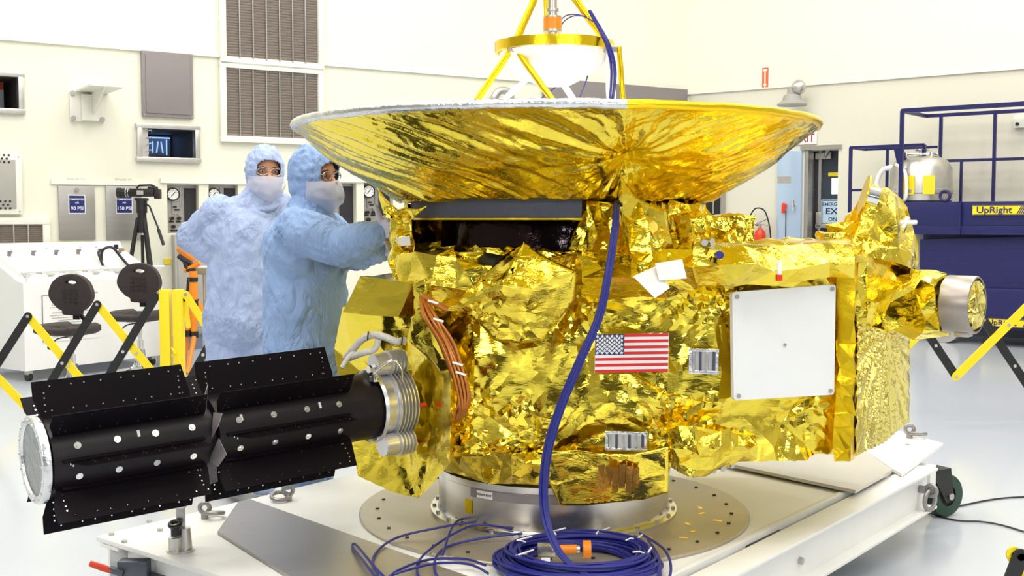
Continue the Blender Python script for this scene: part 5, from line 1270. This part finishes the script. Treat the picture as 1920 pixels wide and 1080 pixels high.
J2 = dict(head=P(497, 322, Y2), neck=P(489, 372, Y2), chest=P(450, 438, Y2), waist=P(448, 530, Y2), pelvis=P(452, 600, Y2),
    shL=P(520, 395, Y2 + .05), elL=P(540, 470, Y2 + .05), wrL=P(530, 540, Y2), hdL=P(527, 575, Y2), sdL=V(0, -1, 0),
    shR=P(412, 402, Y2 - .05), elR=P(360, 443, Y2 + .05), wrR=P(408, 484, Y2 - .06), hdR=P(440, 500, Y2 - .10), sdR=V(0, 0, 1),
    hipL=P(480, 610, Y2 + .03), knL=P(482, 740, Y2), anL=V(0, 0, 0), hipR=P(428, 610, Y2), knR=P(430, 740, Y2 - .03), anR=V(0, 0, 0))
J2['chest'] = P(462, 440, Y2); J2['waist'] = P(455, 530, Y2)
c2 = V(P(455, 600, Y2).x, Y2, 0); J2['anL'] = V(J2['knL'].x, Y2 + .02, .10); J2['anR'] = V(J2['knR'].x, Y2 - .02, .10)
person('technician in pale blue coverall standing behind with one hand on the hip, watching', c2, J2, (.42, -.90, -.12), (.03, 0, 1), 23, M_cov2, .95, True)
# the ankles below hips may not reach the joints pixel exactly: they stand on the floor

# ================================================================== console
A0 = V(P(45, 600, 9.9).x, 9.9, 0); ang = R(55)
con = thing('control_console', 'white pneumatic control console on casters with sloping top, at the left', 'console', tuple(A0), ang)
LW, DPT, HF, HB = 1.48, .78, .88, 1.22
mb = MB()
side = [(0, .10), (0, HF), (.10, HF + .02), (.62, HB - .08), (.66, HB), (DPT, HB), (DPT, .10)]
mb.poly([V(0, y, z) for y, z in side], LW, (1, 0, 0)); mb.build('cabinet_body', M_white, con, smooth=False)
for x in (.08, LW - .08):
    for y in (.08, DPT - .08):
        p = part('caster', None, con, (x, y, 0)); MB().cyl((-.018, 0, .04), (.018, 0, .04), .04, seg=20).build('wheel', M_black, p); MB().box((0, 0, .08), (.05, .06, .05), None, .006).build('fork', M_steel, p)
sl_ = math.atan2(HB - .08 - HF - .02, .52)
Rx = Matrix.Rotation(sl_, 3, 'X')
for i in range(6):
    x = .15 + i * .236; c = V(x, .36, HF + .02 + .26 * math.tan(sl_) + .02)
    m_ = MB(); m_.box(c, (.19, .40, .05), Rx, .012).build('control_module', M_white, con)
    MB().cyl(c + Rx @ V(0, .12, .02), c + Rx @ V(0, .12, .06), .018, seg=14).box(c + Rx @ V(0, .12, .065), (.05, .012, .012), Rx, .003).build('control_knob', M_greym, con)
    MB().box(c + Rx @ V(-.02, -.235, .0), (.07, .03, .006), Rx).build('name_plate', M_greyl, con)
    MB().box(c + Rx @ V(.11, -.2, .0), (.006, .07, .012), Matrix.Rotation(.5, 3, 'Z')).build('toggle', M_greyl, con)
rz_ = HF + .10
MB().tube(bez([(.04, .03, HF - .01), (.05, .0, rz_ - .02), (.09, -.01, rz_), (LW - .09, -.01, rz_), (LW - .05, .0, rz_ - .02), (LW - .04, .03, HF - .01)], 6), .012, 10).build('hand_rail', M_white, con)
for i in range(8): MB().cyl((.1 + i * .18, .64, HB - .06), (.1 + i * .18, .625, HB - .05), .010, seg=8).build('screw', M_steel, con)
MB().box((.92, .70, HB + .002), (.38, .05, .003)).build('yellow_label', mat('pale_yellow_label', (.9, .85, .25), .5), con)
MB().cyl((1.36, .56, HB - .10), (1.36, .56, HB - .03), .022).build('black_valve', M_black, con)
MB().box((1.40, .50, HB - .08), (.07, .02, .012), Matrix.Rotation(.7, 3, 'Z')).build('orange_lever', M_orange, con)
MB().tube(bez([(1.03, .33, HF + .14), (1.02, .30, HF + .26), (1.10, .26, HF + .29), (1.17, .2, HF + .18), (1.19, .05, HF + .05), (1.22, -.03, HF - .06), (1.3, -.05, HF - .2)], 7), .014, 8).build('black_hose', M_black, con)
MB().tube(bez([(1.01, .30, HF + .27), (.96, .28, HF + .24), (.98, .24, HF + .12)], 5), .012, 8).build('black_hose', M_black, con)
dc = MB(); dc.box((.46, -.003, .55), (.56, .004, .42)).mi(0)
for i in range(15): dc.box((.46 + (.02 if i % 3 else 0), -.006, .72 - i * .024), (.42 if i % 4 else .30, .002, .006))
dc.mi(1).build('instruction_sheet', [M_paper, M_greyl], con)
dc = MB(); dc.box((.46, -.004, .762), (.57, .006, .006)).box((.178, -.004, .55), (.006, .006, .42)).build('sheet_holder', M_greym, con)

# ================================================================== lab chairs
M_pu = mat('black_polyurethane', (.035, .024, .024), .62, var=.2, scale=30, bump=.25, bscale=70)
def chair(label, px, Y, rz):
    t = thing('lab_chair', label, 'chair', (P(px, 600, Y).x, Y, 0), rz, 'black lab chairs at the console')
    # back: rounded shield outline with a hand slot
    out = [(-.18, .02), (-.205, .07), (-.20, .13), (-.16, .20), (-.09, .245), (0, .26), (.09, .245), (.16, .20), (.20, .13), (.205, .07), (.18, .02), (.13, -.03), (.09, -.05), (.07, -.085), (-.07, -.085), (-.09, -.05), (-.13, -.03)]
    oc = bez([V(x, 0, z) for x, z in out + [out[0]]], 4)[:-1]
    hole = [V(.06 * math.cos(a), 0, .19 + .018 * math.sin(a)) for a in [2 * PI * k / len(oc) + PI / 2 for k in range(len(oc))]]
    mb = MB(); n = len(oc); best = min(range(n), key=lambda k: (oc[0] - hole[k]).length)
    ca = [math.atan2(p.z - .19, p.x) for p in oc]
    hole = [V(.055 * math.cos(a), 0, .19 + .016 * math.sin(a)) for a in ca]
    def cup(p, off): return V(p.x, off - .35 * p.x * p.x * 1.0 - .10 * (p.z - .05) ** 2, p.z + .80)
    fr = [mb.bm.verts.new(cup(p, 0)) for p in oc]; bk = [mb.bm.verts.new(cup(p, .045)) for p in oc]; hf = [mb.bm.verts.new(cup(p, 0)) for p in hole]; hb_ = [mb.bm.verts.new(cup(p, .045)) for p in hole]
    mid = [mb.bm.verts.new(cup((p + q) / 2, -.012)) for p, q in zip(oc, hole)]; mib = [mb.bm.verts.new(cup((p + q) / 2, .055)) for p, q in zip(oc, hole)]
    for i in range(n):
        k = (i + 1) % n
        for q in ((fr[i], fr[k], mid[k], mid[i]), (mid[i], mid[k], hf[k], hf[i]), (bk[k], bk[i], mib[i], mib[k]), (mib[k], mib[i], hb_[i], hb_[k]), (fr[k], fr[i], bk[i], bk[k]), (hf[i], hf[k], hb_[k], hb_[i])): mb.bm.faces.new(q)
    bk_o = mb.build('backrest', M_pu, t, ang=60)
    mb = MB()
    for r_ in range(4):
        for c_ in range(3): mb.box((-.055 + c_ * .055, -.020, .87 - .0 + r_ * .035 - .05), (.04, .006, .008), None, .002)
    mb.build('grip_pattern', M_black, bk_o)
    mb = MB(); so = [(-.22, .0), (-.20, .14), (-.12, .20), (.12, .20), (.20, .14), (.22, 0), (.20, -.16), (.12, -.20), (-.12, -.20), (-.20, -.16)]
    sc_ = bez([V(x, y, 0) for x, y in so + [so[0]]], 4)[:-1]; rows = []
    for k, z in ((.3, .030), (.85, .045), (1.0, .025), (1.0, .0), (.85, -.022), (.3, -.022)): rows.append([mb.bm.verts.new(V(p.x * k, p.y * k - .04, .58 + z + (.02 if abs(p.x) > .15 and z > 0 else 0))) for p in sc_])
    for j in range(5):
        for i in range(len(sc_)): mb.bm.faces.new((rows[j][i], rows[j][(i + 1) % len(sc_)], rows[j + 1][(i + 1) % len(sc_)], rows[j + 1][i]))
    mb.bm.faces.new(rows[0][::-1]); mb.bm.faces.new(rows[-1]); mb.build('seat', M_pu, t, ang=60)
    MB().tube(bez([(0, .0, .545), (0, .16, .55), (0, .20, .60), (0, .08, .74)], 6), .018, 8).box((0, .06, .73), (.06, .012, .12)).build('back_support', M_black, t)
    MB().cyl((0, 0, .26), (0, 0, .55), .016).cyl((0, 0, .14), (0, 0, .38), .028, seg=20).box((0, 0, .55), (.16, .16, .02)).build('gas_column', M_chrome, t)
    MB().tube(bez([(-.02, 0, .53), (-.11, -.04, .51), (-.16, -.06, .45)], 5), .006, 6).sph((-.165, -.06, .44), .022, 12).build('height_lever', M_black, t)
    for k in range(5):
        a = 2 * PI * k / 5 + .4; d = V(math.cos(a), math.sin(a), 0)
        lg = MB().tube(bez([d * .025 + V(0, 0, .30), d * .045 + V(0, 0, .18), d * .12 + V(0, 0, .115), d * .30 + V(0, 0, .085)], 6), .014, 10).build('base_leg', M_chrome, t)
        MB().cyl(d * .30 + V(0, 0, .085), d * .30 + V(0, 0, .04), .010).cyl(d * .30 + V(-d.y, d.x, 0) * .014 + V(0, 0, .026), d * .30 - V(-d.y, d.x, 0) * .014 + V(0, 0, .026), .026, seg=18).build('chair_caster', M_black, lg)
    return t
chair('black lab chair at the console, the left one of the two', 134, 9.0, R(-18)).scale = (1, 1, .95); chair('black lab chair at the console, the right one beside the yellow posts', 262, 9.9, R(-12))

# ================================================================== tripod and camcorder
cx_, cy_ = P(266, 400, 11.75).x, 11.75
tp = thing('camera_tripod', 'black camera tripod with pan handle standing behind the white console', 'tripod', (cx_, cy_, 0)); zt_ = 1.58
MB().cyl((0, 0, zt_ - .28), (0, 0, zt_ - .04), .045).cyl((0, 0, zt_ - .07), (0, 0, zt_ + .06), .055, seg=20).box((0, 0, zt_ + .07), (.12, .1, .03), None, .006).build('tripod_head', M_black, tp)
for a in (R(200), R(-35), R(80)):
    d = V(math.cos(a), math.sin(a), 0); lg = MB().tube([d * .04 + V(0, 0, zt_ - .12), d * .17 + V(0, 0, .75)], .022, 10).tube([d * .17 + V(0, 0, .78), d * .30 + V(0, 0, .02)], .015, 10).build('leg', M_black, tp)
    MB().sph(d * .30 + V(0, 0, .02), .02, 10).build('rubber_foot', M_black, lg)
MB().cyl((0, 0, zt_ - .3), (0, 0, .85), .017).build('centre_column', M_black, tp)
MB().tube([(.03, -.02, zt_ + .03), (.10, -.06, zt_ + .0), (.24, -.12, zt_ - .32)], .010, 8).tube([(.20, -.10, zt_ - .24), (.26, -.13, zt_ - .40)], .017, 10).build('pan_handle', M_black, tp)
vc = thing('video_camera', 'black video camera on the tripod in front of the second steel door', 'camera', (cx_, cy_, zt_ + .085), 0)
MB().box((.02, 0, .055), (.24, .09, .085), None, .015).box((.12, .0, .10), (.10, .05, .04), None, .01).box((.17, 0, .04), (.06, .08, .1), None, .01).build('camera_body', M_black, vc)
MB().cyl((-.22, 0, .055), (-.10, 0, .055), .045, seg=24).cyl((-.25, 0, .055), (-.21, 0, .055), .052, seg=24).build('lens_barrel', M_black, vc)
MB().torus((-.155, 0, .055), (1, 0, 0), .045, .006).torus((-.13, 0, .055), (1, 0, 0), .045, .004).build('lens_ring', M_chrome, vc)
MB().tube([(-.05, 0, .10), (-.02, 0, .13), (.10, 0, .135), (.14, 0, .12)], .010, 8).build('carry_handle', M_black, vc); MB().box((.0, -.047, .055), (.07, .006, .045), None, .004).build('side_panel', M_greyl, vc)

# ================================================================== expanding barricades
def bars(t, lst, Y, w=.058, th=.008):
    L = Vector(t.location)
    for (x0, y0, x1, y1, c, dy) in lst:
        a = P(x0, y0, Y + dy) - L; b = P(x1, y1, Y + dy) - L; d = (b - a).normalized(); s = d.cross(V(0, 1, 0)).normalized()
        pts = []
        for k in range(9): aa = PI * k / 8; pts.append(b + (s * math.cos(aa) + d * math.sin(aa)) * w / 2)
        for k in range(9): aa = PI + PI * k / 8; pts.append(a + (s * math.cos(aa) + d * math.sin(aa)) * w / 2)
        mb = MB(); mb.poly(pts, th, (0, 1, 0)); o = mb.build('lattice_bar', M_yel if c == 'y' else M_black, t, smooth=False); 
        for q in (a, (a + b) / 2 if (a - b).length > .4 else a): MB().cyl(q + V(0, -.006, 0), q + V(0, .0, 0), .012, seg=12).build('rivet', M_chrome, o)
YB = 8.0
bt = thing('folding_barricade', 'yellow and black folding lattice barricade in front of the white console', 'barricade', (P(180, 700, YB).x, YB, 0))
bars(bt, [(52, 593, -60, 768, 'b', 0), (52, 593, 205, 775, 'y', .012), (182, 571, 52, 790, 'b', 0), (182, 571, 330, 752, 'y', .012), (297, 548, 165, 770, 'b', 0), (-70, 640, 62, 778, 'y', .012), (62, 780, 100, 715, 'b', .024)], YB)
L = Vector(bt.location)
for x0, x1 in ((299, 318), (324, 342)):
    a = P(x0, 543, YB) - L; b = P(x1, 543, YB) - L; MB().box2((a.x, -.02, .0), (b.x, .05, a.z), .003).build('post', M_yel, bt)
bars(bt, [(348, 552, 424, 672, 'y', .0), (412, 608, 350, 722, 'b', -.012)], YB - .03, .052)
bars(bt, [(346, 562, 353, 612, 'y', .05)], YB - .03, .034)
MB().tube([P(322, 652, YB - .05) - L, P(328, 662, YB - .07) - L, P(322, 668, YB - .05) - L], .006, 6).build('latch', M_yel, bt)
YR = 8.0
br = thing('folding_barricade', 'yellow and black folding lattice barricade on the floor at the right, before the navy lift', 'barricade', (P(1830, 700, YR).x, YR, 0))
bars(br, [(1716, 590, 1793, 706, 'b', 0), (1845, 600, 1960, 772, 'b', 0), (1793, 706, 1990, 512, 'y', -.014), (1700, 650, 1760, 590, 'y', -.014)], YR, .06)
# what it stands on: posts down to the floor beyond the frame
L = Vector(br.location); a = P(1793, 706, YR) - L
MB().box2((a.x + 1.0, -.02, 0), (a.x + 1.07, .05, .95), .003).build('post', M_yel, br)
bn = thing('folding_barricade', 'end of a yellow and black folding barricade at the bottom right corner', 'barricade', (P(1905, 1000, 3.55).x, 3.55, 0))
bars(bn, [(1914, 1044, 1858, 1190, 'b', -.012), (1902, 1040, 1985, 1180, 'y', 0)], 3.55, .05)
L = Vector(bn.location); b0 = P(1858, 1190, 3.55) - L; MB().box2((b0.x - .03, -.02, 0), (b0.x + .03, .05, b0.z), .003).build('post', M_yel, bn)

# ================================================================== bench with orange stand behind the technicians
YT = 10.9
tb = thing('work_table', 'narrow steel work table behind the rear technician', 'table', (P(395, 600, YT).x, YT, 0)); zt2 = P(390, 502, YT).z
x0 = P(362, 502, YT).x - tb.location.x; x1 = x0 + 1.1
MB().box2((x0, -.12, zt2 - .06), (x1, .4, zt2), .004).build('table_top', mat('bench_top', (.33, .29, .2), .4), tb); 
MB().box2((x0 + .05, -.10, zt2), (x0 + .26, .1, zt2 + .015), .003).build('white_sheet', M_paper, tb)
for x in (x0 + .12, x1 - .08):
    for y in (-.06, .34): MB().cyl((x, y, 0), (x, y, zt2 - .06), .022).build('leg', M_steel2, tb)
MB().box((x0 + .24, -.1, zt2 - .32), (.06, .03, .2), None, .005).build('yellow_tag', mat('tag_yellow', (.85, .8, .1), .5), tb)
MB().tube(bez([(x0 + .16, -.1, zt2 - .1), (x0 + .2, -.13, zt2 - .3), (x0 + .14, -.12, zt2 - .5), (x0 + .26, -.12, zt2 - .6)], 6), .006, 6).build('thin_cord', M_paper, tb)
YO = 10.6
ot = thing('orange_stand', 'orange and black articulated stand behind the yellow barricade posts', 'stand', (P(366, 640, YO).x, YO, 0)); L = Vector(ot.location)
q = lambda x, y, d=0: P(x, y, YO + d) - L
MB().tube([q(338, 462), q(352, 472), q(366, 486)], [.06, .065, .04], 10).build('stand_head', M_orange, ot)
MB().tube([q(336, 478), q(345, 486), q(360, 492)], .035, 8).tube([q(348, 492), q(352, 505), q(366, 505)], .03, 8).build('black_joint', M_black, ot)
MB().tube([q(346, 507), q(362, 500), q(374, 492)], .028, 8).build('cross_arm', M_orange, ot)
MB().tube([q(362, 508), q(363, 560), q(364, 628)], [.038, .04, .03], 10).build('column', M_orange, ot)
MB().tube([q(354, 520), q(352, 545), q(357, 552)], .016, 8).cyl(q(362, 520), q(362, 528), .046).cyl(q(364, 562), q(366, 574), .046).build('clamp_rings', M_black, ot)
for k, (a, b) in enumerate((((362, 560), (340, 690)), ((370, 565), (425, 690)), ((364, 560), (366, 694)))):
    lg = MB().tube([q(*a), (q(*a) + q(*b)) / 2, V(q(*b).x, (.1, -.05, -.25)[k], .02)], [.026, .026, .018], 8).build('leg', M_orange, ot)
    MB().cyl((q(*a) + q(*b)) / 2 - V(0, 0, .03), (q(*a) + q(*b)) / 2 + V(0, 0, .03), .036).build('leg_clamp', M_black, lg)

# ================================================================== navy scissor lift
lf = thing('scissor_lift', 'navy blue scissor lift with guard rails parked along the right wall', 'lift', tuple(OR + DR * 4.2 + NR * .7), AR)
def lq(px, py, off): s, z = W('R', px, py, off); return V(s - 4.2, -(off - .7), z)
ON, OF = 1.15, .30
def rail(pts, r=.028, name='guard_rail'): return MB().tube([Vector(p) for p in pts], r, 4).build(name, M_blue, lf, smooth=False)
a = lq(1692, 208, ON); b = lq(1935, 195, ON); a2 = V(lq(1765, 222, OF).x, -(OF - .7), a.z); zTop = a.z
xl = a.x; xr = 3.4
rail([V(xl, a.y, zTop), V(xr, a.y, zTop)], .036); rail([V(xl, a2.y, zTop), V(xr, a2.y, zTop)], .03); rail([V(xl, a.y, zTop), V(xl, a2.y, zTop)], .03)
zD = lq(1800, 378, ON).z; zD0 = lq(1800, 440, ON).z
zM = lq(1800, 301, OF).z
rail([V(xl, a.y, zTop), V(xl, a.y, zD)], .03, 'rail_post')
for px in (1763, 1864): x = lq(px, 300, OF).x; rail([V(x, a2.y, zTop), V(x, a2.y, zD)], .026, 'rail_post')
rail([V(lq(1765, 300, OF).x, a2.y, zM), V(xr, a2.y, zM)], .024); x = lq(1803, 300, OF).x; rail([V(x, a2.y, zM), V(x, a2.y, zD)], .022, 'rail_post')
# extension rails at the left
OE = .8; e0 = lq(1595, 277, OE); e1_ = lq(1733, 277, OE); zE = e0.z; zEm = lq(1640, 356, OE).z
rail([V(e0.x, e0.y, zE), V(e1_.x, e0.y, zE)], .026); rail([V(e0.x, e0.y, zEm), V(e1_.x, e0.y, zEm)], .022)
rail([V(e0.x, e0.y, zE), V(e0.x, a2.y, zE)], .024)
rail([V(e0.x, a2.y, zE), V(e1_.x, a2.y, zE)], .022)
for px in (1595, 1733): rail([V(lq(px, 300, OE).x, e0.y, zE), V(lq(px, 300, OE).x, e0.y, zD - .12)], .026, 'rail_post')
rail([V(lq(1637, 300, OE).x + .0, a2.y, zE), V(lq(1637, 300, OE).x, a2.y, zD - .1)], .022, 'rail_post')
pp = [lq(1676, 281, 1.0), lq(1692, 279, 1.0), lq(1724, 376, 1.0), lq(1698, 378, 1.0)]; MB().poly(pp, .05, (0, 1, 0)).build('inclined_brace', M_blue, lf, smooth=False)
MB().box2((xl, a.y, zD0 + .08), (xr, a2.y, zD), .01).build('platform_deck', M_blue, lf); MB().box2((xl, a.y - .02, zD0), (xr, a.y + .05, zD0 + .10), .005).build('deck_skirt', M_blue, lf)
MB().box2((e0.x, e0.y, zD - .18), (xl, a2.y, zD - .12), .005).build('extension_deck', M_blue, lf)
r_ = lq(1772, 367, ON); MB().torus(r_, (0, 1, 0), .055, .018, 28, 8).build('tow_ring', M_blue, lf)
x = lq(1803, 300, ON).x; rail([V(x, a.y - .02, zD + .0), V(x, a.y - .02, zD0)], .02, 'deck_strap')
xs0 = lq(1712, 470, 1.0).x; zS = zD0; zC = .62; nst = 5
for i in range(nst):
    z0_ = zC + (zS - zC) * i / nst; z1_ = zC + (zS - zC) * (i + 1) / nst
    for s_, yy in ((1, a.y + .12), (-1, a.y + .24), (1, a2.y - .12), (-1, a2.y - .24)):
        p0 = V(xs0 + .1, yy, z0_ if s_ > 0 else z1_); p1 = V(3.0, yy, z1_ if s_ > 0 else z0_); d = (p1 - p0); MB().box((p0 + p1) / 2, (d.length, .07, .14), Matrix.Rotation(-math.atan2(d.z, d.x), 3, 'Y'), .004).build('scissor_arm', M_blue, lf)
xc = lq(1842, 590, 1.0).x
MB().box2((xc, a.y, .20), (xr, a2.y, .66), .02).build('chassis', M_blue, lf)
MB().box2((xs0 - .05, a.y + .1, .26), (xc, a2.y - .1, .50), .02).build('chassis_nose', M_blue, lf)
for px in (1772,):
    c = lq(px, 616, 1.02); MB().cyl((c.x, a.y + .05, .19), (c.x, a.y + .24, .19), .19, seg=40).cyl((c.x, a.y + .03, .19), (c.x, a.y + .06, .19), .10, seg=30).build('wheel', mat('pale_wheel', (.42, .41, .38), .5), lf)
MB().cyl((2.6, a.y + .05, .19), (2.6, a.y + .24, .19), .19, seg=40).build('wheel', M_greyl, lf)
def lift_label(px0, py0, px1, py1, off, lab_txt):
    p0 = lq(px0, py0, off); p1 = lq(px1, py1, off); w = p1.x - p0.x; h = p0.z - p1.z; c = (p0 + p1) / 2
    pl = MB(); pl.box(c, (w, .01, h)); pl.mi(0); o = pl.build('yellow_label', [M_yel], lf, smooth=False)
    mb = MB(); y = c.y - .007
    for e in ((0, h * .46), (0, -h * .46)): mb.box((c.x, y, c.z + e[1]), (w * .98, .003, h * .05))
    for k in range(4): mb.box((c.x + w * (.36 + .035 * k), y, c.z), (.010, .003, h * .9), Matrix.Rotation(R(28), 3, 'Y'))
    mb.build('label_lines', M_navy, o, smooth=False)
    text('UpRight', 'label_lettering', h * .92, M_navy, lf, (c.x - w * .10, y - .002, c.z), (PI / 2, 0, 0), .001, sx=1.15)
lift_label(1824, 385, 1926, 403, ON + .02, 'UpRight'); lift_label(1842, 596, 1935, 616, ON + .02, 'UpRight')
MB().box2((lq(1712, 460, .5).x, -.1, 0.5), (lq(1750, 460, .5).x, .2, 1.38), .01).build('beige_column', M_greyl, lf)
# vessel on the lift platform
xv = lq(1722, 340, .75).x + 0.02
tk = thing('steel_vessel', 'silver vessel with yellow labels and white hoses standing on the lift platform', 'tank', tuple(Vector(lf.location) + DR * xv + NR * .02 + V(0, 0, zD)), AR)
MB().lathe([(.001, 0), (.34, 0), (.36, .02), (.36, .10), (.375, .11), (.375, .15), (.36, .16), (.355, .40), (.30, .50), (.2, .55), (.001, .56)], seg=48).build('vessel_body', M_steel2, tk)
MB().cyl((.0, 0, .55), (.0, 0, .62), .05).cyl((.15, -.1, .5), (.15, -.1, .6), .025).cyl((-.15, -.1, .5), (-.15, -.1, .6), .025).tube([(-.15, -.1, .58), (.15, -.1, .58), (.22, -.05, .55)], .014, 8).torus((0, 0, .63), (0, 0, 1), .07, .012).build('valve_fittings', M_chrome, tk)
for x in (-.02, .2): MB().box((x, -.37 + abs(x) * .25, .20), (.13, .015, .22), Matrix.Rotation(x * 1.6, 3, 'Z')).build('yellow_label', M_yel, tk)
MB().tube(bez([(-.35, -.1, .02), (-.5, -.1, .2), (-.42, -.12, .4), (-.25, -.1, .42)], 8), .03, 10).build('white_hose', M_paper, tk)
MB().tube(bez([(-.2, -.3, .45), (-.05, -.42, .35), (-.03, -.42, .1), (-.06, -.4, .02)], 8), .02, 10).build('white_hose', M_paper, tk)

# ================================================================== cords on the floor
for pts, lab in (([(1700, 935), (1745, 952), (1790, 950), (1840, 940), (1880, 934), (1930, 931)], 'thin black cord running from the caster to the right edge, the upper one'), ([(1700, 932), (1740, 960), (1790, 975), (1840, 978), (1880, 985), (1930, 1000)], 'thin black cord on the floor curving to the right edge, the lower one')):
    q_ = [PZ(x, y, .006) for x, y in pts]; c = q_[2]; o = MB().tube([p - c for p in bez(q_, 8)], .0045, 6).build('floor_cord', M_black); o.location = c; tag(o, lab, 'cord', 'cords on the floor')

# ================================================================== lettering becomes plain mesh
bpy.context.view_layer.update(); dg = bpy.context.evaluated_depsgraph_get()
for o in [x for x in bpy.data.objects if x.type == 'FONT']:
    me = bpy.data.meshes.new_from_object(o.evaluated_get(dg)); n = bpy.data.objects.new('lettering', me); COL.objects.link(n)
    n.parent = o.parent; n.location = o.location; n.rotation_euler = o.rotation_euler; n.scale = o.scale; nm = o.name.split('.')[0]
    if not me.materials: me.materials.append(o.data.materials[0])
    bpy.data.objects.remove(o); n.name = nm
